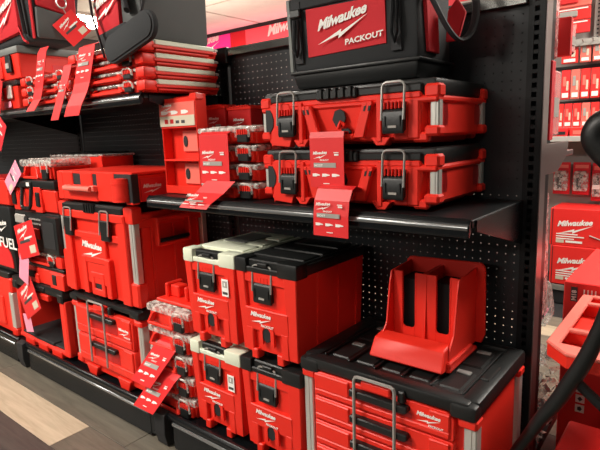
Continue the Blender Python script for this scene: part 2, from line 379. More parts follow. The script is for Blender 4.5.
def tool_case(label, loc):
    t = thing('tool_case', label, 'case', loc, 0, 'wide latched tool cases on the right upper shelf')
    w, d, h = .598, .343, .170; W = w/2
    b = G()
    b.taper(-W+.045, W-.045, .004, d-.01, .012, .128, .012, .004)             # middle
    b.prism([(-W+.055, .006), (-W+.046, .0), (-W+.046, .130), (-W+.12, .130), (-W+.13, .10), (-W+.13, .03), (-W+.12, 0)], 'y', -.004, .02, .002)
    b.box(-W+.004, W-.004, .0, d, .106, .122, .005); b.box(-W+.05, W-.05, -.001, .02, .118, .134, .003)                                       # rim
    b.taper(-W+.03, W-.03, .035, d-.02, .004, .12, .02, .004)
    b.box(W-.05, W-.012, .045, d-.045, .02, .12, .008); b.box(-W+.012, -W+.05, .045, d-.045, .02, .12, .008)
    # corner blocks above and below the metal posts
    for sx in (-1, 1):
        for yy in (.0, d-.04):
            a, c = sorted((sx*W, sx*(W-.042)))
            b.box(a, c, yy, yy+.04, .116, .150, .006); b.box(a, c, yy, yy+.04, .022, .048, .006)
            b.box(*sorted((sx*(W-.03), sx*(W-.075))), yy+.004, yy+.03, .008, .034, .006)
            b.box(*sorted((sx*(W-.052), sx*(W-.09))), yy, yy+.03, .014, .122, .006)
    # feet
    for x in (-.135, .135): b.hexa([(x-.013, -.004, 0), (x+.013, -.004, 0), (x+.013, .03, 0), (x-.013, .03, 0)], [(x-.03, -.004, .022), (x+.03, -.004, .022), (x+.03, .03, .022), (x-.03, .03, .022)], .002)
    for x in (-.19, .19): b.box(x-.03, x+.03, .25, .29, 0, .02, .002)
    # front relief: columns beside latches, diagonal handle struts, lower sill
    for sx in (-1, 1):
        b.box(*sorted((sx*.125, sx*.140)), -.008, .01, .01, .13, .002)
        b.hexa([(sx*.055, -.016, .022), (sx*.090, -.016, .022), (sx*.090, .0, .022), (sx*.055, .0, .022)], [(sx*.088, -.016, .118), (sx*.118, -.016, .118), (sx*.118, .0, .118), (sx*.088, .0, .118)], .003)
        b.cyl((sx*.096, -.018, .112), (sx*.096, 0, .112), .006, 8); b.cyl((sx*.112, -.018, .112), (sx*.112, 0, .112), .006, 8)
    b.box(-.055, .055, -.014, .0, .018, .034, .004)
    body = b.obj('body', RED, t)
    for yy in (.058, d-.058): G().prism([(yy-.020, .048), (yy+.020, .048), (yy+.024, .075), (yy+.018, .104), (yy-.018, .104), (yy-.024, .075)], 'x', W-.014, W-.0112).obj('side_gap', REDD, t)
    for sx in (-1, 1):
        for xx in (.094, .108):
            G().prism([(sx*xx-.003, .093), (sx*xx+.003, .093), (sx*(xx+.004)+.003, .108), (sx*(xx+.004)-.003, .108)], 'y', -.0178, -.010).obj('strut_slot', BLKM, t)
    dk = G()
    dk.prism([(-.02, .075), (-.012, .098), (.006, .104), (.020, .096), (.026, .078), (.018, .058), (-.006, .052)], 'y', -.003, .002, .001)
    dk.prism([(.012, .048), (.034, .050), (.044, .040), (.034, .022), (.016, .022)], 'y', -.0055, .002, .001)
    dk.obj('handle_recess', BLKM, t)
    G().prism([(-W+.030, .048), (-W+.048, .050), (-W+.058, .064), (-W+.060, .085), (-W+.054, .104), (-W+.046, .114), (-W+.030, .116)], 'y', -.0068, .004).obj('post_gap', BLKM, t)
    G().tube([(.004, -.008, .050), (.014, -.010, .068), (.024, -.006, .058)], .006, 6).obj('handle_hub', RED, t)
    g = G()
    g.box(-W+.010, W-.010, .008, d-.004, .121, .166, .010, 2); g.box(-W+.045, W-.045, -.002, .02, .132, .156, .005)
    g.box(-.070, .066, -.012, .03, .130, .158, .004)
    for k in range(5): g.box(-.056+k*.0245, -.045+k*.0245, -.017, .0, .132, .161, .002)
    g.box(-W+.06, -.10, .03, d-.03, .163, .1685, .004); g.box(.12, W-.06, .03, d-.03, .163, .1685, .004)
    g.obj('lid', BLK, t)
    for sx in (-1, 1):
        for yy in (.008, d-.034):
            p = G().box(*sorted((sx*(W-.004), sx*(W-.028))), yy, yy+.024, .046, .118, .003)
            p.box(*sorted((sx*(W-.013), sx*(W-.017))), yy-.0015, yy+.003, .048, .116)
            p.obj('corner_post', ALU, t)
    for x in (-.180, .180): latch_part(t, x, .030, .096, .062, -.004, .162)
    return t
tool_case('wide red latched tool case with black lid, upper of two, under the black bag', (-.387, -.350, 1.1645))
tool_case('wide red latched tool case with black lid, lower of two, on the shelf', (-.387, -.350, .9915))

def cooler(label, loc, lidm, white):
    t = thing('cooler', label, 'cooler', loc, 0, 'tall narrow coolers stacked on the base deck')
    w, d, h = .255, .375, .345; W = w/2
    b = G()
    b.taper(-W, W, .006, d, .024, .302, .010, .004)
    # raised front: posts left/right, sill, and arch round the hole
    b.hexa([(-W+.010, .004, .024), (-W+.040, .004, .024), (-W+.040, .03, .024), (-W+.010, .03, .024)], [(-W, -.006, .302), (-W+.036, -.006, .302), (-W+.036, .03, .302), (-W, .03, .302)], .003)
    b.hexa([(W-.050, .004, .024), (W-.010, .004, .024), (W-.010, .03, .024), (W-.050, .03, .024)], [(W-.052, -.006, .302), (W, -.006, .302), (W, .03, .302), (W-.052, .03, .302)], .003)
    b.hexa([(-W+.03, .001, .10), (W-.04, .001, .10), (W-.04, .03, .10), (-W+.03, .03, .10)], [(-W+.03, -.004, .178), (W-.04, -.004, .178), (W-.04, .03, .178), (-W+.03, .03, .178)], .003)
    b.box(-W+.03, -W+.06, -.000, .02, .024, .11, .003); b.box(W-.075, W-.045, -.000, .02, .024, .11, .003)
    b.box(-W+.03, W-.045, .0, .02, .262, .302, .002)
    for x in (-W+.062, W-.082): b.box(x-.014, x+.014, .0, .035, 0, .035, .003)
    for x in (-W+.045, W-.045): b.box(x-.02, x+.02, d-.06, d-.02, 0, .03, .003)
    b.obj('body', RED, t)
    rb = G()
    for k, yy in enumerate((.10, .215, .325)): rb.hexa([(W-.012, yy, .04), (W-.006, yy, .04), (W-.006, yy+.008, .04), (W-.012, yy+.008, .04)], [(W-.004, yy, .30), (W+.004, yy, .30), (W+.004, yy+.012, .30), (W-.004, yy+.012, .30)], .001)
    rb.obj('side_rib', RED, t)
    hl = G(); n = 10
    hl.prism([(-.006+.018*math.cos(2*PI*k/n), .092+.024*math.sin(2*PI*k/n)) for k in range(n)], 'y', -.0015, .01)
    hl.obj('drain_hole', BLKM, t)
    a = G(); a.prism([(-.035, .06), (-.022, .06), (-.022, .105), (-.014, .118), (.004, .118), (.012, .105), (.012, .06), (.026, .06), (.026, .112), (.012, .130), (-.022, .130), (-.035, .112)], 'y', -.004, .006)
    a.obj('hole_surround', RED, t)
    l = G()
    l.box(-W-.003, W+.003, .006, d, .298, .333, .006, 2)
    l.box(-W-.004, -W+.048, -.008, .05, .293, .342, .006, 2); l.box(W-.075, W+.004, -.008, .05, .293, .342, .006, 2)
    l.box(-W+.045, W-.07, -.004, .02, .296, .314, .003)
    for (x0, x1, y0, y1) in ((-W+.02, W-.02, .06, .145), (-W+.02, W-.02, .16, .245), (-W+.03, W-.03, .26, .35)): l.box(x0, x1, y0, y1, .330, .343, .006, 2)
    l.box(-W+.004, -W+.02, .05, .36, .330, .339, .004); l.box(W-.02, W-.004, .05, .36, .330, .339, .004)
    ld = l.obj('lid', lidm, t)
    k = G(); k.box(-W+.05, W-.078, .004, .035, .312, .338, .004); k.box(-.03, .012, -.008, .01, .318, .332, .003); k.obj('lid_catch', BLK, t)
    if white:
        G().box(-W+.05, W-.10, .15, .30, .3435, .3465, .001).obj('lid_pad', PADM, t)
        s = G().box(.066, .098, -.0085, -.0075, .195, .255).obj('sticker', WHITE, t)
        G().box(.071, .093, -.0090, -.0086, .226, .248).obj('picture', GREYP, s)
        G().box(.070, .094, -.0090, -.0086, .202, .211).obj('mark', DPR, s); G().box(.078, .084, -.0095, -.0091, .231, .243).obj('picture_mark', WHITE, s)
    latch_part(t, -.016, .196, .266, .078, .010, .322)
    logo(t, -.070, .150, .088, -.0055, slope=.0)
    return t
cooler('white-lidded red cooler, lower of the stack beside the clear-topped organizers', (-.890, -.425, .131), CREAM, True)
cooler('white-lidded red cooler, upper of its stack, beside the black-lidded one', (-.890, -.425, .4765), CREAM, True)
cooler('black-lidded red cooler, lower of its stack, beside the wide drawer chest', (-.626, -.425, .131), BLK, False)
cooler('black-lidded red cooler, top of its stack in the middle of the rack', (-.626, -.425, .4765), BLK, False)

def drawer_chest(label, loc, nd, z_d0, pitch, ztop, bail, tops=True):
    t = thing('drawer_chest', label, 'tool chest', loc, 0)
    w, d = (.545 if tops else .56), .405; W = w/2
    b = G()
    b.box(-W+.035, W-.035, .020, d-.01, .02, ztop-.055, .004)
    b.box(-W+.004, W-.004, .012, d-.004, .02, z_d0-.004, .006)
    for x in (-W+.15, W-.15): b.hexa([(x-.03, -.004, 0), (x+.03, -.004, 0), (x+.03, .05, 0), (x-.03, .05, 0)], [(x-.05, -.006, .05), (x+.05, -.006, .05), (x+.05, .05, .05), (x-.05, .05, .05)], .003)
    for x in (-W+.05, W-.05): b.box(x-.03, x+.03, d-.09, d-.03, 0, .03, .003)
    for sx in (-1, 1):
        for yy in (.004, d-.052):
            b.box(*sorted((sx*W, sx*(W-.05))), yy, yy+.048, .03, .07, .006); b.box(*sorted((sx*W, sx*(W-.05))), yy, yy+.048, ztop-.075, ztop-.048, .006)
    b.box(W-.036, W-.014, .05, d-.05, .03, ztop-.06, .005); b.box(-W+.014, -W+.036, .05, d-.05, .03, ztop-.06, .005)
    b.obj('body', RED, t)
    for sx in (-1, 1):
        for yy in (.012, d-.046):
            p = G().box(*sorted((sx*(W-.003), sx*(W-.036))), yy, yy+.034, .068, ztop-.073, .003)
            p.box(*sorted((sx*(W-.016), sx*(W-.022))), yy-.0015, yy+.003, .07, ztop-.075)
            p.obj('corner_post', ALU, t)
    for k in range(nd):
        z0 = z_d0+k*pitch; z1 = z0+pitch-.004
        g = G()
        c = .012 if k == nd-1 else .0
        g.prism([(-W+.052, z0), (W-.062, z0), (W-.056, z0+.006), (W-.056, z1-.004-c), (W-.062-c, z1), (-W+.052, z1)], 'y', 0, .3, .002)
        g.box(-W+.056, W-.066, -.006, .004, z0+.006, z0+pitch*.30, .003)
        g.box(-W+.056, -.095, -.006, .004, z0+pitch*.30, z1-.004, .003); g.box(.150, W-.066, -.006, .004, z0+pitch*.30, z1-.004, .003)
        dr = g.obj('drawer', RED, t)
        xa, xb = (-.085, .098) if nd > 2 else (-.10, .105)
        hz = z0+pitch*(.66 if nd > 2 else .78); hh = .011
        G().prism([(xa, hz-hh), (xb-.01, hz-hh), (xb, hz-hh*.2), (xb-.004, hz+hh), (xa, hz+hh)], 'y', -.020, .002, .003).obj('handle', BLK, dr)
        G().box(xa-.004, xb+.004, -.0012, .0012, z0+pitch*.34, hz-hh).obj('handle_recess', REDD, dr)
    l = G(); zt = ztop
    l.box(-W+.008, W-.008, .004, d-.004, zt-.042, zt-.014, .008, 2)
    if not tops: l = G(); l.box(-W+.008, W-.008, .002, d-.004, zt-.030, zt-.006, .006, 2)
    l.box(-W, -W+.07, -.004, .06, zt-(.050 if tops else .040), zt-.008, .010, 2); l.box(W-.07, W, -.004, .06, zt-(.050 if tops else .040), zt-.008, .010, 2)
    l.box(-W, -W+.05, .02, d, zt-.050, zt-.002, .010, 2); l.box(W-.05, W, .02, d, zt-.050, zt-.002, .010, 2)
    l.box(-W+.02, W-.02, .0, .045, zt-(.040 if tops else .026), zt-.004, .008, 2); l.box(-W+.02, W-.02, d-.03, d, zt-.046, zt-.002, .008, 2)
    if tops:
        for j in range(2):
            for i in range(5):
                x0 = -W+.07+i*.086; y0 = .07+j*.155
                l.box(x0, x0+.062, y0, y0+.115, zt-.02, zt-.010, .004)
        for i in range(6): l.box(-W+.055+i*.086, -W+.062+i*.086, .05, d-.05, zt-.02, zt-.005, .002)
        l.box(W-.045, W-.02, .14, .24, zt-.01, zt+.003, .003)
    lid = l.obj('top', BLK, t)
    if tops:
        for j in range(2):
            for i in range(5):
                x0 = -W+.075+i*.086; y0 = .075+j*.155
                G().box(x0+.008, x0+.048, y0+.085, y0+.105, zt-.011, zt-.0055, .0015).obj('cleat', PADM, lid)
    G().box(-.048, .045, -.016, .01, zt-.046, zt-.020, .004).obj('lid_tab', RED, t)
    G().box(.064, .085, -.014, .01, zt-.052, zt-.018, .004).obj('hinge', BLK, t)
    wire_bail(bail[0], bail[1], .09, zt-.008, -.026, .0048, -.022).obj('lock_bar', WIRE, t)
    return t
t = drawer_chest('red four-drawer tool chest with black ribbed top beside the right upright', (-.2215, -.430, .131), 4, .060, .079, .415, (-.064, .062))
logo(t, .118, .060+.079*3+.048, .066, -.0075, slope=.0)
t = drawer_chest('red two-drawer tool chest with silver lock bar under the largest toolbox', (-1.612, -.435, .131), 2, .060, .137, .385, (-.082, .045), False)
logo(t, .128, .275, .075, -.0075, slope=-.0)

# --- largest box (left)
t = thing('toolbox', 'largest red toolbox, black lid, two black latches, between two silver corner posts', 'toolbox', (-1.612, -.435, .518))
W, d, h = .295, .40, .435
b = G(); b.taper(-W+.04, W-.04, .008, d-.01, .012, .365, .008, .004)
b.box(-W+.055, W-.055, -.006, .03, .27, .30, .004); b.box(-W+.045, W-.05, -.010, .02, .355, .392, .005)
b.box(-W+.045, -W+.10, -.006, .03, .012, .37, .004); b.box(W-.11, W-.05, -.006, .03, .012, .37, .004)
b.box(-.11, .085, -.004, .03, .07, .275, .004)
b.box(-.11, -.075, -.010, .02, .02, .19, .003); b.box(.075, .11, -.010, .02, .02, .19, .003); b.box(-.11, .11, -.010, .02, .165, .195, .004)
b.box(-.05, -.025, -.008, .02, .03, .12, .003); b.box(.03, .055, -.008, .02, .03, .12, .003); b.box(-.05, .055, -.008, .02, .10, .125, .003); b.box(-.05, .055, -.008, .02, .02, .05, .003)
for sx in (-1, 1):
    for yy in (.0, d-.05):
        b.box(*sorted((sx*W, sx*(W-.065))), yy, yy+.05, .355, .425, .010, 2); b.box(*sorted((sx*W, sx*(W-.06))), yy, yy+.05, .01, .115 if sx > 0 else .20, .008)
b.box(W-.045, W-.018, .05, d-.05, .02, .36, .004); b.box(-W+.018, -W+.045, .05, d-.05, .02, .36, .004)
b.box(W-.03, W-.010, .02, d-.02, .335, .37, .004)
for yy in (.09, .20, .33): b.box(W-.02, W-.010, yy, yy+.012, .03, .34, .002)
b.box(-.28, .28, .02, d-.02, .36, .39, .005)
b.obj('body', RED, t)
G().box(-.022, .028, -.004, .01, .048, .102, .004).obj('handle_recess', BLKM, t)
for sx in (-1, 1):
    for yy in (.006, d-.046):
        p = G().box(*sorted((sx*(W-.004), sx*(W-.040))), yy, yy+.028, .11 if sx > 0 else .19, .36, .003); p.box(*sorted((sx*(W-.018), sx*(W-.026))), yy-.002, yy+.003, .13 if sx > 0 else .2, .355)
        p.obj('corner_post', ALU, t)
l = G(); l.box(-W+.06, W-.06, .0, d-.01, .388, .425, .006, 2); l.box(-W+.05, W-.062, -.006, .03, .384, .420, .005); l.box(-.045, .035, -.014, .0, .386, .424, .003)
for k in range(4): l.box(-.04+k*.02, -.030+k*.02, -.018, .0, .388, .426, .001)
l.obj('lid', BLK, t)
for x in (-.185, .115):
    la = G().box(x-.032, x+.032, -.020, -.004, .275, .362, .005).obj('latch', BLK, t)
    wire_bail(x-.034, x+.030, .30, .402, -.022, .0035, -.014).obj('wire_bail', WIRE, la)
sb = G(); sb.box(W-.018, W+.02, .100, .112, .255, .37, .003); sb.box(W-.018, W+.02, .262, .274, .255, .37, .003); sb.box(W-.018, W+.022, .100, .274, .355, .372, .003); sb.box(W-.018, W+.016, .112, .262, .250, .266, .003)
sbo = sb.obj('side_handle', RED, t); G().tube([(W+.012, .115, .275), (W+.014, .26, .278)], .009, 8).obj('grip', BLK, sbo)
logo(t, -.098, .232, .160, -.0075, slope=-.05)

# --- flat case with round red handle, on the largest box
t = thing('work_case', 'low bright red case with round bar handle on the largest toolbox', 'case', (-1.585, -.435, .954))
W, d, h = .290, .40, .126
b = G(); b.box(-W+.01, W-.006, .012, d, .008, h-.012, .004)
b.box(-W, -.24, -.004, .05, .0, h-.002, .004); b.box(-.24, -.155, -.004, .03, .0, h-.003, .004); b.box(-.09, .005, -.003, .03, .0, h-.004, .004)
b.box(.04, .172, -.003, .04, .004, h-.001, .004); b.box(.245, .29, -.004, .03, .0, .012, .003)
b.box(-W+.005, W-.003, .003, d-.03, h-.012, h, .003)
b.box(-.24, .04, -.0045, .03, .0, .068, .004)
b.obj('body', RED, t)
G().box(.174, W+.001, -.004, .03, .006, h-.006, .002).obj('corner_recess', BLKM, t)
g = G().cyl((.233, -.010, .014), (.233, -.010, .104), .038, 18); g.cyl((.233, -.010, .082), (.233, -.010, .088), .0405, 18); g.cyl((.233, -.010, .030), (.233, -.010, .033), .0395, 18); g.obj('corner_roller', RED, t)
g = G(); g.box(-.155, -.09, .001, .02, .03, .116, .002); g.obj('front_gap', BLKM, t); g = G(); g.box(.005, .04, .001, .02, .03, .116, .002); g.obj('front_gap', BLKM, t)
g = G().cyl((-.180, -.030, .056), (.035, -.030, .056), .0115, 12); g.box(-.195, -.17, -.026, .0, .044, .068, .004); g.box(.015, .045, -.026, .0, .044, .070, .004)
g.obj('bar_handle', SALM, t, 'light red round bar handle')
G().box(W-.006, W-.002, .04, d-.02, .012, .100).obj('side_sleeve', REDC, t)
logo(t, W-.0015, .062, .085, .05, slope=0, rz=PI/2, sub=None)
G().box(W-.002, W-.0015, .25, .34, .045, .075).obj('side_label', BEIGE, t)

# --- organizers with clear lids
def organizer(name, label, loc, w, h=.066, d=.38, group=None, lat=1, rz=0, grp=1, clear=True):
    t = thing(name, label, 'organizer', loc, rz, group); W = w/2
    b = G(); b.taper(-W+.006, W-.006, .012, d-.004, .0, h*.60, .006, .003)
    n = lat
    xs = [W-.052] if n == 1 else [-W+.10, W-.105]
    hw = .075 if n == 1 else .11; hx = -.03 if n == 1 else 0
    # trapezoid carrying handle
    g = G()
    g.hexa([(hx-hw, -.016, .004), (hx+hw, -.016, .004), (hx+hw, -.004, .004), (hx-hw, -.004, .004)], [(hx-hw, -.016, .016), (hx+hw, -.016, .016), (hx+hw, -.004, .016), (hx-hw, -.004, .016)], .002)
    for s in (-1, 1):
        g.hexa([(hx+s*hw-.007, -.016, .008), (hx+s*hw+.007, -.016, .008), (hx+s*hw+.007, .014, .008), (hx+s*hw-.007, .014, .008)], [(hx+s*(hw-.024)-.008, -.008, h*.62), (hx+s*(hw-.024)+.008, -.008, h*.62), (hx+s*(hw-.024)+.008, .014, h*.62), (hx+s*(hw-.024)-.008, .014, h*.62)], .002)
    for x in xs:
        b.box(x-.034, x+.034, .0, .03, .004, h*.6, .004)
    if n == 2:
        for s in (-1, 1): b.box(*sorted((s*(W+.002), s*(W-.052))), -.012, .045, .004, h*.90, .007, 2)
        b.box(W-.012, W-.002, .05, d-.05, .004, h*.36, .003); b.box(-.20, .20, .004, .012, .0, h*.45, .002)
    b.obj('tray', RED, t); g.obj('handle', RED, t)
    cl = G(); cl.box(-W, W, .0, d, h*.60, h-.004, .008, 2); cl.box(-W+.03, W-.03, .03, d-.03, h-.006, h-.001, .003)
    for x in xs: cl.tube([(x-.030, -.010, h*.35), (x-.030, -.012, h*.72), (x-.018, -.014, h*.9), (x+.018, -.014, h*.9), (x+.030, -.012, h*.72), (x+.030, -.010, h*.35)], .004, 6)
    c = cl.obj('lid', CLEAR if clear else ALU, t)
    if not clear: pass
    bi = G()
    nb = 4 if n == 1 else 7
    for k in range(nb):
        x0 = -W+.012+k*(w-.024)/nb
        bi.box(x0+.002, x0+(w-.024)/nb-.002, .03, d-.03, h*.60+.001, h*.60+.010 if n == 1 else h*.60+.006, .002)
    bi.obj('bin', REDD, t)
    for x in xs:
        la = G().box(x-.026, x+.026, -.014, .002, .004, h*.52, .004).obj('latch', BLK, t)
        rr = G()
        for k in range(5): rr.box(x-.022+k*.0105-.003, x-.022+k*.0105+.003, -.013, .002, h*.48, h*.48+.018, .001)
        rr.obj('latch_ribs', RED, la)
    return t
ranks = ['topmost', 'second from the top', 'third from the top', 'bottom one']
for k in range(4):
    organizer('parts_organizer', 'clear-topped organizer beside the tall red bins, %s of its stack' % ranks[k], (-.868, -.335, .991+.0625*(3-k)), .29, .0615, .205, 'clear organizers beside the tall red bins')
mid = ['topmost', 'second from the top', 'third from the top', 'fourth from the top', 'second from the bottom', 'lowest']
org0 = None
for k in range(5):
    z = .131+.087*k
    nm = ['lowest, on the base deck', 'second from the bottom', 'middle one', 'second from the top', 'topmost, carrying a red mount'][k]
    if org0 is None: org0 = organizer('parts_organizer', '', (-1.160, -.425, z), .265, .086, .30, 'clear organizers stacked between big toolbox and coolers'); r = org0; r['label'] = 'clear-topped organizer between big toolbox and coolers, ' + nm
    else: dup(org0, (-1.160, -.425, z), 0, 'clear-topped organizer between big toolbox and coolers, ' + nm)
t = thing('accessory_mount', 'red mounting plate with two upright stubs lying on topmost clear organizer', 'mount', (-1.14, -.40, .568))
b = G().box(-.115, .115, .0, .16, 0, .014, .004); b.obj('plate', RED, t)
for x in (-.055, .065):
    s = G(); s.box(x-.038, x+.03, .045, .095, .014, .062, .005); s.box(x-.038, x-.02, .03, .11, .014, .070, .004); s.obj('stub', RED, t)
# organizers on upper left shelf
orgL = None
ULG = 'large slim organizers on the upper left shelf'
for k in range(4):
    z = 1.377+.0445*k
    z = 1.377+.047*k
    nm = ['bottom', 'second from the bottom', 'third from the bottom', 'top'][k]
    if orgL is None:
        orgL = organizer('slim_organizer', 'slim red organizer, bottom of the right stack on the upper left shelf', (-1.447, -.405, z), .52, .046, .36, ULG, 2)
        x = .26
        G().box(x-.016, x+.003, .045, .335, .026, .046, .004).obj('side_rail', CREAM, orgL, 'pale side rail'); G().box(x-.004, x+.006, .035, .345, .016, .027, .002).obj('side_sill', RED, orgL)
    else: dup(orgL, (-1.447, -.405, z), 0, 'slim red organizer, %s of the right stack on the upper left shelf' % nm)
for k in range(3):
    nm = ['bottom', 'middle', 'top'][k]
    o = dup(orgL, (-1.955, -.395, 1.377+.047*k), 0, 'slim red organizer, %s of the left stack below a black-topped box' % nm); o.scale = (.93, 1, 1)
t = thing('toolbox', 'red box with grey-black top at the left end of the upper shelf', 'toolbox', (-2.33, -.40, 1.520))
W = .13
b = G().taper(-W, W, .0, .36, .0, .118, .008, .005); b.box(-W+.02, -W+.07, -.006, .01, .01, .11, .003); b.box(W-.006, W+.004, .10, .30, .03, .105, .003); b.obj('body', RED, t)
G().box(-W-.004, W+.006, -.006, .366, .116, .150, .006, 2).obj('lid', GRYT, t)
l = G().box(.01, .06, -.014, .0, .03, .115, .005).obj('latch', BLK, t); G().box(.018, .052, -.017, -.013, .05, .075).obj('latch_face', ALU, l)
G().box(W+.0045, W+.007, .16, .26, .02, .07).obj('side_mark', REDC, t)
t = thing('small_case', 'pinkish red latched case below the grey-topped box, upper left', 'case', (-2.36, -.405, 1.377))
b = G().taper(-.12, .12, .0, .34, .0, .11, .008, .005); b.obj('body', RED, t)
G().box(-.124, .124, -.005, .34, .111, .138, .006).obj('lid', BLK, t)
for x in (-.06, .05): G().box(x-.025, x+.025, -.014, .0, .05, .115, .005).obj('latch', ALU, t, 'silver latch')
G().box(-.04, .04, -.004, .0, .01, .04, .002).obj('front_label', PINKC, t)

# --- crate left bottom
t = thing('crate', 'open-fronted red crate with black frame under the left stack', 'crate', (-2.235, -.435, .131))
W, d, h = .275, .38, .37
b = G(); b.box(-W+.004, -W+.03, .006, d, .02, h-.05, .004); b.box(W-.05, W-.004, .0, d, .02, h-.05, .004); b.box(-W+.02, W-.02, d-.02, d, .02, h-.05)
b.box(-W, W, .0, d, .02, .045, .006)
for x in (-.15, .0, .15): b.box(x-.05, x+.05, -.006, .03, .0, .04, .004)
b.box(-.15, .12, -.004, .02, .285, .318, .004); b.obj('body', RED, t)
f = G(); f.box(-W-.004, W+.004, -.006, d, h-.045, h, .008, 2); f.box(-W, -W+.05, -.010, .05, h-.07, h-.02, .008); f.box(W-.05, W, -.010, .05, h-.07, h-.02, .008); f.box(-.11, .10, -.012, .0, h-.035, h-.01, .004); f.obj('top_frame', BLK, t)
m = G().box(-W+.03, W-.05, .006, d-.02, .046, .060, .004); m.box(-.1, .12, -.002, .04, .05, .068, .003); m.obj('floor_mat', BLKM, t)
G().box(W-.030, W+.004, .002, .036, .04, h-.06, .003).obj('corner_post', RED, t)
# --- tall case far left
t = thing('tool_case', 'tall red case with silver corner post at the left edge of base deck', 'case', (-2.78, -.435, .131))
W = .23
b = G().box(-W, W-.006, .004, .36, .012, .33, .006); b.box(W-.06, W, -.004, .05, .255, .34, .008); b.box(W-.06, W, -.004, .05, .0, .05, .008); b.box(-.15, .10, -.006, .02, .05, .22, .005); b.obj('body', RED, t)
G().box(W-.046, W-.002, -.002, .038, .05, .256, .003).obj('corner_post', ALU, t)
G().box(-W, W-.02, .0, .36, .332, .372, .006).obj('lid', BLK, t)
t = thing('tool_bag', 'black boxy bag with red FUEL panel at the left edge', 'bag', (-2.70, -.42, .504))
b = G().box(-.21, .21, .0, .3, .0, .375, .02, 2).obj('body', BLK, t)
n = 14; g = G(); pts = [(.14*math.cos(PI*k/n), .03+.135*math.sin(PI*k/n)) for k in range(n+1)]; g.prism([(-.19, .03)] + [(.19*math.cos(PI*(1-k/n)), .05+.13*math.sin(PI*k/n)) for k in range(n+1)] + [(.19, .03)], 'y', -.004, .001); g.obj('front_panel', REDC, t)
text(t, 'FUEL', .045, -.0055, .142, .060, bold=.02, sx=1.25); logo(t, .02, .255, .15, -.0055, sub=None)
t = thing('small_case', 'plain red box on the black boxy bag at left edge', 'case', (-2.70, -.42, .8805))
G().taper(-.21, .23, .0, .3, .0, .14, .006, .008).obj('body', RED, t); G().box(-.21, .2, .0, .3, .141, .150, .003).obj('lid', REDD, t)

# --- left stack on the crate
t = thing('low_case', 'low red and black case lying directly on the crate frame', 'case', (-2.16, -.435, .502))
b = G().taper(-.235, .235, .0, .34, .0, .085, .006, .005); b.box(.10, .235, -.008, .02, .0, .08, .004); b.box(-.10, -.03, -.006, .01, .0, .05, .004); b.obj('body', RED, t)
G().box(.13, .17, -.011, .0, .02, .072, .003).obj('latch', BLK, t); G().box(-.238, .238, -.004, .344, .086, .105, .005).obj('lid', BLK, t)
G().box(-.20, -.06, -.012, .01, .03, .06, .004).obj('handle', BLK, t)
organizer('parts_organizer', 'clear-lidded organizer with red latch low in the left stack', (-2.15, -.432, .608), .46, .066, .34, None, 2)
t = thing('radio', 'black and red jobsite radio with grille low in the left stack', 'radio', (-2.145, -.435, .676))
b = G().box(-.235, .235, .0, .3, .0, .196, .008, 2); b.box(.08, .235, -.018, .01, .004, .185, .006, 2); b.obj('body', BLK, t)
G().box(.10, .215, -.0205, -.018, .03, .16, .004).obj('panel', BLKM, t)
g = G().box(-.235, .03, -.006, .0, .06, .115, .003); g.obj('front_strip', RED, t)
g = G()
for k in range(5):
    for j in range(2): g.box(-.06+k*.026, -.044+k*.026, -.008, .0, .135+j*.022, .142+j*.022)
g.obj('grille', ALU, t)
G().box(-.215, -.10, -.012, .0, .130, .178, .006).obj('display', GREYP, t, 'grey display'); G().cyl((-.085, -.014, .154), (-.085, .0, .154), .018, 12).obj('knob', BLKM, t)
t = thing('toolbox', 'red toolbox with black lid and handle, high in the left stack', 'toolbox', (-2.150, -.435, .874))
W = .236
b = G().taper(-W, W, .0, .22, .0, .115, .010, .008); b.box(-W+.03, -W+.09, -.006, .01, .0, .115, .004); b.box(.03, .10, -.008, .01, .0, .125, .004); b.obj('body', RED, t)
l = G().box(-W-.004, W+.004, -.006, .226, .116, .158, .008, 2); l.box(-.12, .02, -.014, .0, .120, .150, .004); l.obj('lid', BLK, t)
g = G().tube([(-.085, -.008, .118), (-.085, -.020, .035), (-.072, -.022, .020), (.0, -.022, .020), (.012, -.020, .035), (.012, -.008, .118)], .009, 8); g.obj('handle', BLK, t)
for x in (-.185, .075): G().box(x-.018, x+.018, -.016, -.005, .03, .10, .004).obj('latch', BLK, t)
G().box(-.02, .01, -.0155, -.013, .128, .146).obj('mark', WHITE, t)
organizer('parts_organizer', 'clear-lidded organizer with big black latch on top of left stack', (-2.10, -.43, 1.034), .33, .100, .20, None, 1)
t = thing('long_organizer', 'long red organizer with toothed clear lid behind the left stack', 'organizer', (-2.13, -.20, .954))
b = G().box(-.28, .25, .0, .17, .0, .175, .005); b.box(-.27, -.26, -.006, .0, .0, .17); b.box(.11, .125, -.008, .0, .0, .17, .002); b.box(.222, .25, -.010, .02, .0, .18, .004); b.obj('tray', RED, t)
c = G().box(-.28, .25, -.004, .18, .176, .188, .003)
c.obj('lid', CLEAR, t)
g = G()
for k in range(20): g.box(-.27+k*.025, -.258+k*.025, -.008, .17, .188, .196, .002)
g.obj('lid_teeth', BLK, t)
G().box(.04, .10, -.006, -.001, .08, .13).obj('front_label', WHITE, t)

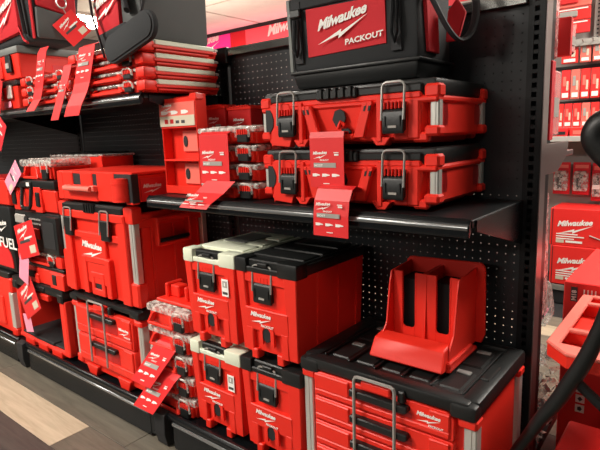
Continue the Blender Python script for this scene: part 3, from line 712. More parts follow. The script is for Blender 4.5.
# --- tall red bins (right section, left end)
t = thing('storage_bin', 'tall bright red bin rack with header card at left end of right shelf', 'bin', (-1.145, -.31, .992))
W = .105; d = .050; h = .37
b = G(); b.box(-W, -W+.005, .0, d, 0, h, .002); b.box(W-.006, W, .0, d, 0, h, .002); b.box(-W, W, d-.006, d, 0, h)
for z in (.0, .125, .250): b.box(-W, W, .0, d, z, z+.007, .001)
b.box(-W, W, .0, .005, .004, .03); b.box(-W, W, .0, .006, .250, h-.01, .001)
b.hexa([(W-.04, -.002, h-.02), (W+.008, -.002, h-.02), (W+.008, .035, h-.02), (W-.04, .035, h-.02)], [(W-.03, -.002, h+.004), (W+.004, -.002, h+.004), (W+.004, .035, h), (W-.03, .035, h)], .003)
b.obj('body', RED, t)
for z in (.03, .155): 
    g = G().box(-.025, W-.008, .034, .040, z+.005, z+.085, .003); o = g.obj('inner_clip', SALM, t)
    G().prism([(-.005+.012*math.cos(2*PI*k/10), z+.045+.022*math.sin(2*PI*k/10)) for k in range(10)], 'y', .031, .0335).obj('clip_hole', BLKM, o)
c = G().box(-W-.002, W-.004, -.004, -.001, .258, .345, .0005).obj('header_card', SALM, t)
G().box(-W, W-.006, -.0052, -.0042, .258, .296).obj('card_strip', BEIGE, c)
logo(c, -W+.015, .330, .060, -.0048, sub='PACKOUT', slope=.02)
for q in range(3): G().prism([(-W+.010+q*.060, .302), (-W+.034+q*.060, .302), (-W+.050+q*.060, .306), (-W+.050+q*.060, .311), (-W+.034+q*.060, .316), (-W+.010+q*.060, .316)], 'y', -.0048, -.0042).obj('icon', WHITE, c)
for q in range(4): G().box(-W+.030+q*.033, -W+.050+q*.033, -.0060, -.0052, .268, .284 if q < 2 else .279).obj('mark', REDD if q < 2 else DPR, c)
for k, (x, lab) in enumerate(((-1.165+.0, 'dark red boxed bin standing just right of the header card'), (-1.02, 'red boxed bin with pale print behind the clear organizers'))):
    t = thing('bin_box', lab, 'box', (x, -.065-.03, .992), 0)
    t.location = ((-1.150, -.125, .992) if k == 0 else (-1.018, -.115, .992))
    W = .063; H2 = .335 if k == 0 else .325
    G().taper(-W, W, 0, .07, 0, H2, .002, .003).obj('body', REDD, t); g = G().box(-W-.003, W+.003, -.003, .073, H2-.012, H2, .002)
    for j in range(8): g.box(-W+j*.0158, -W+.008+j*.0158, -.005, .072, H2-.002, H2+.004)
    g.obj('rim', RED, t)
    logo(t, -.030, H2-.055, .06, -.003, sub=None, slope=.0); G().box(-.012, .0, -.0032, -.0025, H2-.095, H2-.078).obj('mark', GREYP, t); G().box(.010, .040, -.0032, -.0025, H2-.108, H2-.072).obj('barcode', GREYP, t)

# --- promo strips
def skew(t, k, lean=0):
    """lean the hanging paper sideways: every child mesh is baked into the thing's frame and sheared"""
    for o in [c for c in t.children_recursive] :
        o.data = o.data.copy(); bpy.context.view_layer.update() if False else None
    def rec(o, M):
        L = M @ (Matrix.Translation(o.location) @ o.rotation_euler.to_matrix().to_4x4() @ Matrix.Diagonal((*o.scale, 1)))
        for v in o.data.vertices:
            p = L @ v.co; v.co = Vector((p.x+k*p.z, p.y+lean*(.0-p.z), p.z))
        for c in o.children: rec(c, L)
        o.location = (0, 0, 0); o.rotation_euler = (0, 0, 0); o.scale = (1, 1, 1)
    for c in t.children: rec(c, Matrix.Identity(4))
def card_print(parent, x0, x1, y, z0, z1, rx=0):
    w = x1-x0; h = z1-z0
    logo(parent, x0+w*.10, z0+h*.74, w*.42, y-.0015, slope=.05, rx=rx)
    b = G().box(x0+w*.12, x1-w*.22, y-.0022, y-.0012, z0+h*.45, z0+h*.56).obj('label_box', GREYP, parent)
    text(b, 'MOST', x0+w*.14, y-.0028, z0+h*.475, h*.055, WHITE, bold=.03, sx=1.25)
    g = G()
    for k in range(3):
        xx = x0+w*(.08+.29*k); G().prism([(xx, z0+h*.24), (xx+w*.11, z0+h*.24), (xx+w*.13, z0+h*.255), (xx+w*.22, z0+h*.265), (xx+w*.22, z0+h*.285), (xx+w*.11, z0+h*.31), (xx, z0+h*.31)], 'y', y-.002, y-.0012).obj('icon', WHITE, parent)
    g.box(x0+w*.72, x0+w*.86, y-.002, y-.0012, z0+h*.78, z0+h*.80); g.box(x0+w*.74, x0+w*.86, y-.002, y-.0012, z0+h*.72, z0+h*.76)
    g.box(x0+w*.40, x0+w*.58, y-.002, y-.0012, z0+h*.07, z0+h*.09)
    g.obj('small_print', WHITE, parent)['kind'] = 'stuff'
def promo(label, x0, x1, prof, cards, group=None):
    """prof: (y,z) profile of the paper; cards: list of (y, z0, z1) flat printed areas"""
    t = thing('promo_strip', label, 'sign', (0, 0, 0), 0, group)
    cx = (x0+x1)/2; y0, z0 = prof[0]; t.location = (cx, y0, min(p[1] for p in prof)); zb = t.location.z
    G().strip([(y-y0, z-zb) for y, z in prof], x0-cx, x1-cx).obj('card', REDC, t)
    for (y, a, b) in cards: card_print(t, x0-cx, x1-cx, y-y0, a-zb, b-zb)
    return t
promo('red promo card hanging over the upper wide tool case', -.466, -.349, [(-.352, 1.185), (-.360, 1.205), (-.380, 1.206), (-.3835, 1.190), (-.3835, 1.050)], [(-.3845, 1.052, 1.175)])
promo('red promo card hanging past the right shelf front edge', -.418, -.302, [(-.365, 1.040), (-.37, 1.050), (-.395, 1.058), (-.415, 1.05), (-.432, 1.02), (-.438, .98), (-.440, .922)], [(-.441, .925, 1.035)])
promo('red promo card hanging on the small organizers of the right shelf', -.965, -.820, [(-.345, 1.215), (-.355, 1.220), (-.368, 1.212), (-.370, 1.045)], [(-.371, 1.048, 1.18)])
o = promo('curling red promo tongue lying over the right shelf edge', -1.002, -.862, [(-.370, 1.055), (-.380, 1.04), (-.398, 1.015), (-.420, .998), (-.438, .983), (-.446, .966)], [(-.4475, .968, 1.02)])
skew(o, .75)
for (lab, x, z, y, h) in (('upper of two red promo tongues below the clear organizers', -1.262, .250, -.500, .16), ('lower of two red promo tongues touching the base deck', -1.245, .150, -.510, .15)):
    t = thing('promo_strip', lab, 'sign', (x, y, z), 0, None)
    G().strip([(.02, h+.01), (.008, h+.008), (.0, h-.01), (.0, 0)], -.065, .065).obj('card', REDC, t)
    card_print(t, -.065, .065, -.0015, .005, h-.01)
    skew(t, .62, -.40)
promo('red promo ribbon hanging below black-topped red box, upper left', -1.975, -1.895, [(-.415, 1.62), (-.425, 1.60), (-.425, 1.45), (-.43, 1.40), (-.455, 1.35)], [(-.426, 1.47, 1.59)])
promo('long red promo ribbon in front of the right slim organizer stack', -1.62, -1.50, [(-.41, 1.585), (-.43, 1.575), (-.432, 1.44), (-.438, 1.40), (-.455, 1.35), (-.460, 1.31)], [(-.433, 1.45, 1.57)])
promo('torn red ribbon loop left of the long promo ribbon', -1.735, -1.67, [(-.41, 1.53), (-.43, 1.52), (-.44, 1.44), (-.45, 1.37), (-.462, 1.30)], [(-.452, 1.31, 1.36), (-.4445, 1.38, 1.46)])
for o in [o for o in COL.objects if o.name.startswith('promo_strip') and 'ribbon' in o.get('label', '')]: skew(o, .46); o.location.x -= .085
# tilted card signs at the left
def tag(label, loc, w, h, rot, m=REDC, tail=None, code=True):
    t = thing('hang_tag', label, 'tag', loc, 0, None, rot)
    G().box(-w/2, w/2, -.002, .0, -h/2, h/2, .0008).obj('card', m, t)
    logo(t, -w*.36, h*.22, w*.55, -.003, slope=.15)
    b = G().box(-w*.34, w*.20, -.003, -.0022, -h*.06, h*.02); b.obj('label_box', DPR, t)
    G().box(-w*.05, w*.34, -.003, -.0022, h*.03, h*.08).obj('line', WHITE, t)
    if code: G().box(w*.10, w*.40, -.003, -.0022, -h*.40, -h*.18).obj('barcode', BEIGE, t)
    if tail:
        G().box(-tail[0]/2, tail[0]/2, -.002, 0, -tail[1], 0, .0008).obj('tail', tail[2], t, tail[5], (tail[3], .003, tail[4]), (0, tail[6], 0))
    return t
tag('tilted red price tag with pink tail above the open crate', (-2.185, -.475, .735), .215, .175, (0, -.28+.05, .0), REDC, (.10, .15, PINKC, -.07, -.07, 'pink paper tail', .55))
tag('tilted red price tag hanging in front of the open crate', (-2.265, -.465, .415), .20, .17, (0, -.50, .0), REDC, (.085, .10, PINKC, -.10, -.05, 'pale pink paper tail', .30))
tag('red card with white barcode hanging at upper left edge', (-2.39, -.445, 1.46), .13, .17, (0, .45, 0))
tag('dark red card hanging lowest at the upper left edge', (-2.40, -.45, 1.27), .12, .16, (0, .7, 0), REDF, None, False)
tag('red diamond-hung tag on the black and red bag', (-1.975, -.235, 1.735), .115, .125, (0, -.72, 1.05))
tag('pink promo tag lying over the high left toolbox', (-2.295, -.455, 1.04), .085, .19, (0, .95, 0), PINKC)

# ================================================================== BAGS
def soft(g, bev, m, name, parent, lvl=2, label=None):
    o = g.obj(name, m, parent, label); md = o.modifiers.new('s', 'SUBSURF'); md.levels = lvl; md.render_levels = lvl; return o
# tote bag on cases
t = thing('tool_bag', 'wide black tool tote with red front panel on the wide cases', 'bag', (-.381, -.297, 1.337), .0)
W = .212; d = .22
b = G(); b.taper(-W, W, .0, d, .0, .048, .010, .010, 2); b.box(-W-.004, W+.004, -.004, d+.004, .044, .054, .003, 2); b.obj('hard_base', BLK, t)
b = G().hexa([(-W+.004, .004, .052), (W-.004, .004, .052), (W-.004, d-.004, .052), (-W+.004, d-.004, .052)], [(-W-.004, -.006, .262), (W-.004, -.006, .262), (W-.01, d-.004, .262), (-W+.0, d-.004, .262)], .012, 2)
b.obj('body', FAB, t)
G().hexa([(-.146, -.0005, .090), (.118, -.0005, .098), (.118, .004, .098), (-.146, .004, .090)], [(-.146, -.0085, .225), (.118, -.0085, .218), (.118, .0, .218), (-.146, .0, .225)], .001).obj('front_panel', REDF, t, 'red front panel')
G().box(-W-.006, W+.002, -.012, .0, .228, .262, .003).obj('zip_band', FAB, t)
logo(t, -.102, .156, .165, -.0105, sub=None, slope=.16, rx=-.035)
text(t, 'PACKOUT', -.010, -.0085, .109, .0155, bold=.03, shear=.1, sx=1.25, ry=-.07)
def strapv(x, wd, z0, z1, y=-.012): return G().hexa([(x-wd/2, y+.008, z0), (x+wd/2, y+.008, z0), (x+wd/2, y+.013, z0), (x-wd/2, y+.013, z0)], [(x-wd/2, y-.003, z1), (x+wd/2, y-.003, z1), (x+wd/2, y+.003, z1), (x-wd/2, y+.003, z1)], .001)
g = strapv(-.208, .012, .054, .26); g.obj('side_piping', GRYT, t, 'pale grey piping')
for x in (-.178, .150):
    s = strapv(x, .030, .075, .25).obj('strap', WEB, t); G().box(x-.02, x+.02, -.024, -.012, .205, .228, .003).obj('buckle', BLK, s)
    G().tube([(x-.006, -.016, .20), (x-.009, -.017, .12), (x, -.014, .095), (x+.009, -.017, .12), (x+.008, -.016, .20)], .003, 6, flat=2).obj('strap_end', WEB, s)
G().hexa([(W-.004, .05, .07), (W+.004, .05, .07), (W+.004, .12, .07), (W-.004, .12, .07)], [(W-.006, .03, .20), (W+.006, .03, .20), (W+.006, .10, .20), (W-.006, .10, .20)], .002).obj('side_patch', REDF, t, 'red side patch')
G().tube(smooth([(W-.03, .02, .27), (W+.02, .025, .20), (W+.05, .06, .125), (W+.07, .10, .095), (W+.09, .13, .125), (W+.09, .15, .20), (W+.05, .17, .30)], 4), .012, 8, flat=.5).obj('shoulder_strap', WEB, t)
g = G().prism([(W+.015, .10), (W+.05, .10), (W+.07, .17), (W+.045, .21), (W+.02, .18)], 'y', .13, .142, .003); g.obj('side_pocket', REDF, t, 'red side pocket')
G().hexa([(-W-.03, .10, .07), (-W-.022, .10, .07), (-W-.022, .13, .07), (-W-.03, .13, .07)], [(-W-.045, .10, .22), (-W-.01, .10, .22), (-W-.01, .13, .22), (-W-.045, .13, .22)], .002).obj('side_tab', REDC, t, 'red side tab')

# left bag (upper left corner): red pocket on the front, long black side towards the right
t = thing('tool_bag', 'black and red tool bag in the upper left corner with a hanging tag', 'bag', (-2.24, -.405, 1.672))
X = .205
G().hexa([(-.20, .012, .0), (X-.01, .012, .0), (X-.015, .23, .0), (-.20, .23, .0)], [(-.24, .0, .34), (X+.01, .0, .34), (X+.01, .27, .34), (-.24, .27, .34)], .022, 3).obj('body', FAB, t)
G().hexa([(-.19, -.006, .028), (.11, -.010, .045), (.11, .02, .045), (-.19, .02, .028)], [(-.20, -.014, .22), (.115, -.018, .255), (.115, .02, .255), (-.20, .02, .22)], .008, 2).obj('front_pocket', REDF, t, 'red front pocket')
logo(t, -.085, .125, .185, -.022, sub=None, slope=.22, rx=-.03, scz=1.35)
G().tube([(.155, -.012, .34), (.160, -.018, .20), (.175, -.010, .03)], .020, 8, flat=.3).obj('strap', WEB, t)
G().tube([(X+.004, .006, .32), (X+.003, .012, .18), (X-.008, .020, .01)], .007, 6).obj('red_piping', REDF, t)
G().tube([(.12, -.014, .07), (.165, -.012, .0), (.185, -.008, -.01)], .010, 6, flat=.5).obj('red_tab', REDF, t)
G().hexa([(X-.01, .03, .012), (X+.010, .03, .012), (X+.010, .25, .018), (X-.01, .25, .018)], [(X-.01, .03, .150), (X+.018, .03, .150), (X+.018, .28, .112), (X-.01, .28, .112)], .010, 2).obj('side_pocket', FABG, t)
G().hexa([(X-.01, .035, .155), (X+.014, .035, .155), (X+.014, .225, .120), (X-.01, .225, .120)], [(X-.01, .035, .33), (X+.018, .035, .33), (X+.018, .225, .33), (X-.01, .225, .33)], .006).obj('side_panel', REDF, t, 'red side panel')
G().tube([(X+.030, .145+.024*math.cos(2*PI*k/16), .178+.024*math.sin(2*PI*k/16)) for k in range(16)], .004, 6, closed=True).obj('ring', WIRE, t, 'silver ring')
G().tube([(X+.030, .150, .155), (X+.032, .165, .125), (X+.034, .170, .10)], .003, 5).obj('tag_cord', WIRE, t)

# right bag of the pair
t = thing('shoulder_bag', 'black and red shoulder bag on the right slim organizer stack', 'bag', (-1.352, -.395, 1.568))
G().hexa([(-.13, .01, .0), (.135, .01, .0), (.135, .33, .0), (-.13, .33, .0)], [(-.15, .0, .32), (.14, .0, .32), (.14, .33, .32), (-.15, .33, .32)], .018, 2).obj('body', FABG, t)
G().hexa([(-.135, -.006, .035), (.02, -.008, .06), (.02, .02, .06), (-.135, .02, .035)], [(-.15, -.014, .30), (.03, -.014, .30), (.03, .02, .30), (-.15, .02, .30)], .010, 2).obj('front_panel', REDF, t, 'red front panel')
logo(t, -.135, .125, .19, -.018, sub=None, slope=.28)
G().hexa([(-.12, -.008, -.01), (.06, -.008, .0), (.06, .03, .0), (-.12, .03, -.01)], [(-.13, -.014, .045), (.06, -.014, .07), (.06, .03, .07), (-.13, .03, .045)], .012, 2).obj('lower_pocket', FAB, t)
G().tube([(.08, -.014, .30), (.075, -.02, .18), (.09, -.018, .10)], .030, 8, flat=.35).obj('webbing', WEB, t)
G().tube([(.085, -.028, .30), (.080, -.032, .20), (.092, -.030, .12)], .010, 6, flat=.35).obj('red_stripe', REDF, t)
# padded shoulder strap, hanging in front
def capsule(cx, cz, L, r, th, ang, y):
    pts = []
    for k in range(9): a = -PI/2+PI*k/8; pts.append((L/2+r*math.cos(a), r*math.sin(a)))
    for k in range(9): a = PI/2+PI*k/8; pts.append((-L/2+r*math.cos(a), r*math.sin(a)))
    g = G().prism(pts, 'y', -th, 0, .006, 2); g.rot(-ang, 'Y'); g.move((cx, y, cz)); return g
capsule(0.138, -0.006, 0.218, .052, .022, 0.245, -.035).obj('shoulder_pad', FAB, t)
capsule(0.138, -0.006, 0.218, .043, .006, 0.245, -.056).obj('pad_face', FAB, t)
G().tube([(-.13, -.03, .20), (-.115, -.034, .11), (-.07, -.04, .02), (-.04, -.045, -.05)], .012, 8, flat=.35).obj('strap', WEB, t)
G().tube([(.20, -.04, .06), (.235, -.035, .14), (.22, -.02, .30)], .014, 8, flat=.35).obj('strap', WEB, t)

# ================================================================== RED HOLDER on the drawer chest
t = thing('tool_holder', 'red twin-slot holder with sloped front lip on the four-drawer chest', 'holder', (-.183, -.335, .5435), 0); t.scale = (1.05, 1, 1)
# local x -.125 .. .12 ; y 0 front lip .. .25 back plate
b = G()
b.box(-.122, .108, .03, .235, .0, .012, .003)
b.hexa([(-.120, .0, .006), (.100, .0, .006), (.100, .075, .004), (-.120, .075, .004)], [(-.112, .022, .062), (.094, .022, .062), (.094, .070, .070), (-.112, .070, .070)], .004)
b.box(-.10, .108, .03, .20, .008, .03, .004)
b.obj('front_lip', RED, t)
f = G(); yb = .115; zt = .245
def slotwall(x0, x1, y):
    xm = (x0+x1)/2; hw = .019; zb = .085
    f.box(x0, xm-hw, y, y+.005, .02, zt, .001); f.box(xm+hw, x1, y, y+.005, .02, zt, .001); f.box(xm-hw, xm+hw, y, y+.005, .02, zb-.012)
    n = 8
    for k in range(n):
        a0 = PI+PI*k/n; a1 = PI+PI*(k+1)/n
        p0 = (xm+hw*math.cos(a0), zb+.014*math.sin(a0)); p1 = (xm+hw*math.cos(a1), zb+.014*math.sin(a1))
        f.prism([(p0[0], zb-.016), (p1[0], zb-.016), p1, p0], 'y', y, y+.005)
    f.box(xm-hw-.004, xm-hw, y-.001, y+.009, zb, zt, .001); f.box(xm+hw, xm+hw+.004, y-.001, y+.009, zb, zt, .001)
slotwall(-.098, -.004, yb); slotwall(.004, .098, yb)
f.obj('slot_wall', RED, t)
for x in (-.051, .051): G().box(x-.040, x+.040, .150, .236, .02, .215, .002).obj('slot_shade', BLKM, t)  # black blocks put the deep shade inside the slots into colour
for x in (-.102, -.003, .098):
    g = G()
    if x == -.003: g.prism([(yb, .02), (.24, .02), (.24, zt+.002), (yb, zt)], 'x', x-.007, x+.007, .001); g.prism([(yb-.012, .02), (yb+.002, .02), (yb+.002, zt-.02)], 'x', x-.006, x+.006)
    else: g.prism([(.035, .02), (.24, .02), (.24, zt+.008), (yb-.008, zt), (yb-.018, zt-.03), (.075, .09), (.055, .07)], 'x', x-.002, x+.003, .001)
    g.obj('side_wall', RED, t)
g = G().prism([(-.112, .02), (.118, .02), (.128, .05), (.124, .255), (.112, .268), (-.105, .262), (-.116, .25)], 'y', .238, .248, .002); g.box(-.10, .10, .232, .24, .20, .212); g.obj('back_plate', RED, t)

# ================================================================== REAR SIDE OF THE GONDOLA, seen past its end
def blister(label, loc, w, h, d=.03, rz=0, group=None, dark=False, body=True):
    t = thing('blister_pack', label, 'package', loc, rz, group)
    G().box(-w/2, w/2, .0, .003, 0, h, .001).obj('card', REDC if not dark else REDF, t)
    if body:
        g = G().prism([(-w*.38, h*.12), (w*.38, h*.12), (w*.42, h*.2), (w*.42, h*.66), (w*.34, h*.74), (-w*.34, h*.74), (-w*.42, h*.66), (-w*.42, h*.2)], 'y', -d, .0, .004); g.obj('blister', FILM, t)
        G().tube([(-w*.10, -d*.5, h*.18), (-w*.16, -d*.5, h*.45), (.0, -d*.5, h*.66)], w*.17, 8).obj('tool_inside', BLK, t); G().box(-w*.36, -w*.22, -.002, .0, h*.3, h*.6).obj('print', GREYP, t); G().box(-w*.38, w*.38, -.002, .0, h*.82, h*.92).obj('print', SALM, t)
    return t
def hang(label, y, z, wy, hz, m, px=.030):
    t = thing('hanging_package', label, 'package', (px+.012, y, z), 0)
    G().box(-.05, .020, 0, wy*.3, 0, hz, .002).obj('card', m, t); G().box(-.05, .016, wy*.3, wy, .01, hz*.9, .006).obj('blister', BLISR, t)
    G().box(.0165, .0185, wy*.35, wy*.8, hz*.3, hz*.55).obj('print', GREYP, t)
    return t
hang('dark red package behind the upright, hanging over the rear shelf', .068, 1.160, .13, .225, REDF, .034)
hang('bright red package hanging behind the upright top', .17, 1.405, .09, .110, REDC, .055)
t = thing('film_sleeve', 'pinkish clear hanging film sleeve behind the upright', 'package', (.03, .07, 1.395))
G().box(-.05, .03, .0, .075, 0, .17, .004).obj('sleeve', PINKF, t); G().box(-.05, .022, .01, .02, .0, .16, .002).obj('card', REDC, t)
t = thing('film_sleeve', 'long pinkish clear sleeve behind the lower half of the upright', 'package', (.03, .075, .60))
G().hexa([(-.05, .0, .0), (.025, .0, .0), (.025, .12, .0), (-.05, .12, .0)], [(-.05, .01, .40), (.03, .01, .40), (.03, .05, .40), (-.05, .05, .40)], .004).obj('sleeve', PINKF, t)
G().box(-.05, .010, .03, .036, .06, .35, .001).obj('card', REDC, t)
t = thing('clamshell', 'clear clamshell with a black and red tool beside the floor gap', 'package', (.03, .16, .555))
G().prism([(.0, .0), (.12, .01), (.10, .06), (.06, .13), (.03, .15), (.0, .10)], 'x', -.03, .03, .004).obj('shell', FILM, t)
G().tube([(.0, .04, .02), (.0, .07, .06), (.0, .05, .10)], .014, 8).obj('tool', BLK, t); G().tube([(.005, .02, .015), (.01, .10, .03)], .006, 6).obj('trim', PINKC, t)
rg = random.Random(5)
t = thing('bag_pile', 'heap of clear plastic bagged parts beside the end of the rack', 'bag', (.02, .28, .135)); t['kind'] = 'stuff'
for m, nn, nm in ((FILM, 110, 'film'), (BLKM, 22, 'dark_part'), (ALU, 40, 'metal_part'), (GREYP, 34, 'grey_part')):
    g = G()
    for k in range(nn):
        x = rg.uniform(-.09, .045); y = rg.uniform(-.20, .10); z = rg.uniform(0, .34*(1-abs(y+.05)/.5))+.01; s = rg.uniform(.02, .05) if m is FILM else rg.uniform(.007, .018)
        c = Vector((x, y, z)); q = [c+Vector((rg.uniform(-s, s), rg.uniform(-s, s), rg.uniform(-s, s))) for _ in range(4)]
        vs = [g.bm.verts.new(v) for v in q]
        for f3 in ((0, 1, 2), (0, 2, 3), (0, 3, 1), (1, 3, 2)): g.bm.faces.new([vs[i] for i in f3])
    g.obj(nm, m, t)

# ================================================================== FAR PRODUCT WALL
fwl = thing('product_wall', 'far pegboard display wall filled with red packages', 'shelving', (0, 2.5, 0))
G().box(-1.2, 1.6, .0, .03, .10, 2.15).obj('back_board', mat('warm_grey_board', (.30, .27, .25), .5), fwl)
G().box(-1.2, 1.6, -.34, .0, .0, .13, .004).obj('base_deck', BLKM, fwl); G().box(-1.2, 1.6, -.348, -.34, .095, .135, .002).obj('price_rail', RAILM, fwl)
G().box(-1.2, 1.6, -.30, .0, 1.108, 1.125, .002).obj('shelf', STEEL, fwl); G().box(-1.2, 1.6, -.308, -.30, 1.095, 1.13, .002).obj('price_rail', ALU, fwl)
for z in (1.60, 1.365): G().box(-1.2, 1.6, -.014, .0, z-.02, z, .002).obj('bar', BLKM, fwl)
g = G(); g.box(-.255, -.205, -.05, -.0, 1.72, 2.15, .002); 
g.obj('perforated_standard', GREYP, fwl)
g = G()
for k in range(16): g.box(-.236, -.226, -.053, -.0495, 1.735+k*.026, 1.745+k*.026)
g.obj('slot_row', BLKM, fwl)
G().box(-.46, -.20, -.10, -.06, 1.715, 1.76, .003).obj('crossbar', GREYP, fwl)
for k in range(4): G().tube([(-.42+k*.06, -.0, 1.75), (-.42+k*.06, -.14, 1.74), (-.42+k*.06, -.155, 1.755)], .004, 6).obj('hook', WIRE, fwl)
def card_pack(lab, x, y, z, w, h, grp, th=.02, hue=0):
    t = thing('carded_package', lab, 'package', (x, y, z), 0, grp)
    G().box(-w/2, w/2, .0, th, 0, h, .002).obj('card', (REDC, CARTON, SALM)[hue], t)
    G().box(-w*.36, w*.36, -.004, .0, h*.06, h*.22, .001).obj('white_label', WHITE, t)
    G().box(-w*.30, w*.05, -.003, .0, h*.45, h*.78, .001).obj('window', SALM if hue != 2 else GREYP, t)
    G().box(w*.10, w*.34, -.003, .0, h*.30, h*.62, .001).obj('print', BEIGE, t)
    return t
for k in range(3):
    t = thing('clamshell_package', ['large clamshell package left of grey standard, top row', 'large clamshell package just below the top left one', 'third clamshell package down, above the grey crossbar'][k], 'package', (-.375, 2.40, 1.97-k*.085))
    G().box(-.11, .105, .0, .02, 0, .08, .004).obj('card', (SALM, CARTON, REDC)[k], t); G().box(-.08, .03, -.012, .0, .02, .06, .006).obj('tool_print', (REDC, GREYP, SALM)[k], t); G().box(-.09, .09, -.003, .0, .066, .074).obj('line', WHITE, t)
for k in range(2):
    t = thing('clamshell_package', ['large clamshell package right of the grey standard', 'clamshell package at the right edge under another one'][k], 'package', (-.14, 2.40, 1.92-k*.13))
    G().box(-.055, .12, .0, .02, 0, .12, .004).obj('card', (CARTON, REDC)[k], t); G().box(-.04, .03, -.012, .0, .03, .09, .006).obj('tool_print', WHITE, t)
N = ['leftmost', 'second from left', 'third from left', 'fourth from left', 'fifth from left', 'sixth from left', 'seventh from left']
for k in range(6): card_pack('carded package in the row below the grey crossbar, %s' % N[k], -.385+k*.075+(.02 if k else 0), 2.42, 1.612, .10 if k == 0 else .062, .135, 'packages below the crossbar', hue=(1, 2, 2, 0, 2, 1)[k])
for k in range(7): card_pack('carded package in the middle hanging row, %s' % N[k], -.402+k*.060, 2.42, 1.375, .054, .195, 'packages in the middle row', hue=(0, 2, 1, 1, 0, 2, 0)[k])
for k in range(7): card_pack('carded package standing on the far shelf, %s' % N[k], -.400+k*.052, 2.28, 1.126+.06, .046, .155, 'packages on the far shelf', hue=(1, 0, 1, 2, 1, 0, 1)[k]); 
t = thing('shelf_box', 'low red box on the far shelf under the carded row', 'box', (-.20, 2.215, 1.1255)); G().box(-.12, .12, 0, .13, 0, .058, .003).obj('body', CARTON, t); G().box(-.10, -.02, -.002, .0, .015, .04).obj('print', SALM, t)
t = thing('shelf_box', 'small dark red box at the left end of far shelf', 'box', (-.375, 2.215, 1.1255)); G().box(-.05, .045, 0, .13, 0, .058, .003).obj('body', REDC, t); G().box(-.03, .03, -.002, .0, .015, .035).obj('print', BLKM, t)
for k, (x, lab) in enumerate(((-.400, 'left dark red blister pack with black tool above the far cartons'), (-.275, 'middle dark red blister pack with black tool above the far cartons'))): blister(lab, (x, 2.44, .72), .108, .225, .035, dark=True)
t = blister('right dark red pack with white label above the far cartons', (-.165, 2.44, .68), .09, .26, .03, dark=True); G().box(-.035, .01, -.034, -.031, .085, .115).obj('white_label', WHITE, t)
def big_carton(lab, x0, x1, y, z0, z1, d):
    t = thing('carton', lab, 'carton', ((x0+x1)/2, y, z0)); W = (x1-x0)/2; h = z1-z0
    G().box(-W, W, 0, d, 0, h, .003).obj('box', CARTON, t)
    G().box(-W+.012, -W+.016, -.0015, .0, .0, h).obj('edge_line', BLKM, t)
    logo(t, -W+.045, h-.125, .21, -.002, sub=None, slope=.10)
    g = G()
    for k, ww in enumerate((.13, .17, .11)): g.box(-W+.04, -W+.04+ww, -.002, -.001, h-.175-k*.016, h-.168-k*.016)
    g.obj('line', WHITE, t); bx = G().box(-W+.04, -W+.09, -.002, -.001, max(.01, h-.232), max(.03, h-.210)).obj('badge', BEIGE, t)
    G().box(-W+.10, -W+.20, -.002, -.001, max(.014, h-.228), max(.026, h-.214)).obj('line', WHITE, t)
    G().tube([(-W+.24, -.003, h-.17), (-W+.30, -.003, h-.19), (-W+.36, -.003, h-.185), (-W+.40, -.003, h-.175)], .004, 5).obj('tool_print', GREYP, t)
    return t
big_carton('upper big red carton with white script on the far base deck', -.40, .20, 2.175, .4035, .655, .30)
big_carton('lower big red carton with white script on the far base deck', -.39, .21, 2.17, .1365, .401, .30)

# ================================================================== RIGHT FOREGROUND
t = thing('carton', 'tall red carton with black and white badge just right of the rack', 'carton', (.33, .30, .0))
W = .25; h = .68
G().box(-W, W, .0, .58, .0, h, .003).obj('box', CARTON, t)
b = G().box(-W+.022, -W+.042, -.002, -.0008, .615, .665).obj('badge', DPR, t)
text(b, 'M18', -W+.039, -.003, .618, .015, WHITE, bold=.03, ry=-PI/2)
g = G()
for k, hh in enumerate((.13, .22, .16, .20)): g.box(-W+.060+k*.011, -W+.064+k*.011, -.002, -.001, .665-hh, .66)
g.obj('line', WHITE, t)
for k in range(3):
    ib = G().box(-W+.055, -W+.083, -.002, -.0008, .292-k*.036, .320-k*.036, .0).obj('icon', WHITE, t)
    G().prism([(-W+.069+.008*math.cos(2*PI*j/(3+k)), .306-k*.036+.009*math.sin(2*PI*j/(3+k))) for j in range(3+k)], 'y', -.003, -.0021).obj('icon_mark', DPR, ib)
for k in range(7): G().box(-W+.040+k*.012, -W+.046+k*.012, -.002, -.001, .085, (.155, .15, .16, .13, .155, .12, .15)[k]).obj('line', SALM, t)
o = text(t, 'M18', -.16, .30, h+.0012, .09, WHITE, bold=.03); o.rotation_euler = (-PI/2, 0, 0)
# cart with black curved handle carrying a red rack
ct = thing('cart', 'black curved-frame cart at right edge carrying a red slotted rack', 'cart', (.30, -.28, .0))
pth = [(.070, .285), (.087, .325), (.101, .363), (.129, .416), (.157, .474), (.192, .533), (.220, .592), (.243, .644), (.263, .699), (.282, .758), (.301, .837), (.312, .929), (.306, 1.039), (.285, 1.107), (.258, 1.143), (.241, 1.172), (.249, 1.198), (.272, 1.209), (.31, 1.214), (.36, 1.21)]
rr = [.010, .012, .0135, .015, .0165, .018, .019, .019, .0185, .019, .020, .022, .024, .026, .028, .029, .029, .029, .028, .028]
sp = smooth([(x-.30, z, r) for (x, z), r in zip(pth, rr)], 4)
G().tube([(p.x, 0, p.y) for p in sp], [p.z for p in sp], 16).obj('handle', BLK, ct)
G().tube([(-.075, .01, .60), (-.04, .012, .57), (.01, .012, .53), (.08, .012, .50)], .013, 8).obj('brace', BLK, ct)
G().tube([(-.24, .0, .285), (-.235, .0, .12), (-.16, .02, .05)], .017, 10).obj('foot', BLK, ct)
G().box(-.16, .30, .03, .42, .02, .05, .006).obj('platform', BLK, ct)
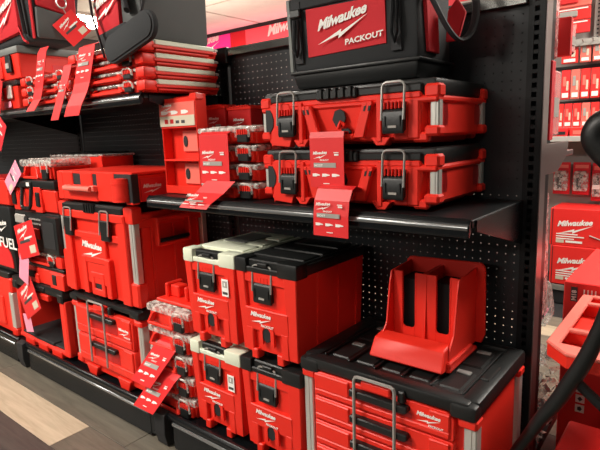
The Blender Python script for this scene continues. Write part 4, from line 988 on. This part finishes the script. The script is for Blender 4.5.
G().tube([(.28, .05, .05), (.28, .05, 1.2)], .018, 8).obj('handle', BLK, ct)
for y in (.10, .36): G().cyl((.305, y, .06), (.345, y, .06), .055, 18).obj('wheel', BLKM, ct)
t = thing('carton', 'plain red box riding low on the black cart', 'carton', (.40, -.235, .0515)); G().taper(-.235, .10, .0, .28, .0, .27, .004, .006).obj('box', CARTON, t); G().box(-.10, -.04, -.002, .0, .16, .20).obj('print', BEIGE, t)

t = thing('slotted_rack', 'salmon red open rack with rectangular openings at the right edge', 'rack', (.25, -.154, .575))
# ladder-like top: rails run away from the viewer, bars run sideways
zt = .075; g = G()
g.box(-.108, -.076, -.035, .435, zt-.010, zt, .003); g.box(.20, .24, -.04, .435, zt-.010, zt, .003)
g.hexa([(-.108, -.030, zt-.010), (-.05, -.092, zt-.010), (.24, -.092, zt-.010), (.24, -.050, zt-.010), (-.078, -.028, zt-.010)], [(-.108, -.030, zt), (-.05, -.092, zt), (.24, -.092, zt), (.24, -.050, zt), (-.078, -.028, zt)], .003)
for y in (.075, .335, .415): g.box(-.08, .22, y, y+.024, zt-.010, zt, .003)
g.obj('top_frame', SALM, t, 'lighter salmon top frame')
g = G(); zb = zt-.040; g.box(-.106, -.100, -.030, .43, zb, zt-.010, .001)
g.hexa([(-.106, -.030, zb), (-.048, -.090, zb), (.235, -.090, zb), (.235, -.084, zb), (-.046, -.084, zb), (-.100, -.028, zb)], [(-.106, -.030, zt-.010), (-.048, -.090, zt-.010), (.235, -.090, zt-.010), (.235, -.084, zt-.010), (-.046, -.084, zt-.010), (-.100, -.028, zt-.010)])
g.box(-.10, .23, .42, .425, zb, zt-.010)
for y in (.084, .345): g.box(-.10, .23, y, y+.005, zb, zt-.010)
g.obj('side_wall', RED, t)
G().box(-.10, .23, -.03, .42, zb-.004, zb-.001, .001).obj('bottom', RED, t)
for (x, y) in ((.05, .25), (.2, .25)): G().box(x-.01, x+.01, y-.01, y+.01, -.52, zt-.046).obj('post', BLK, t)
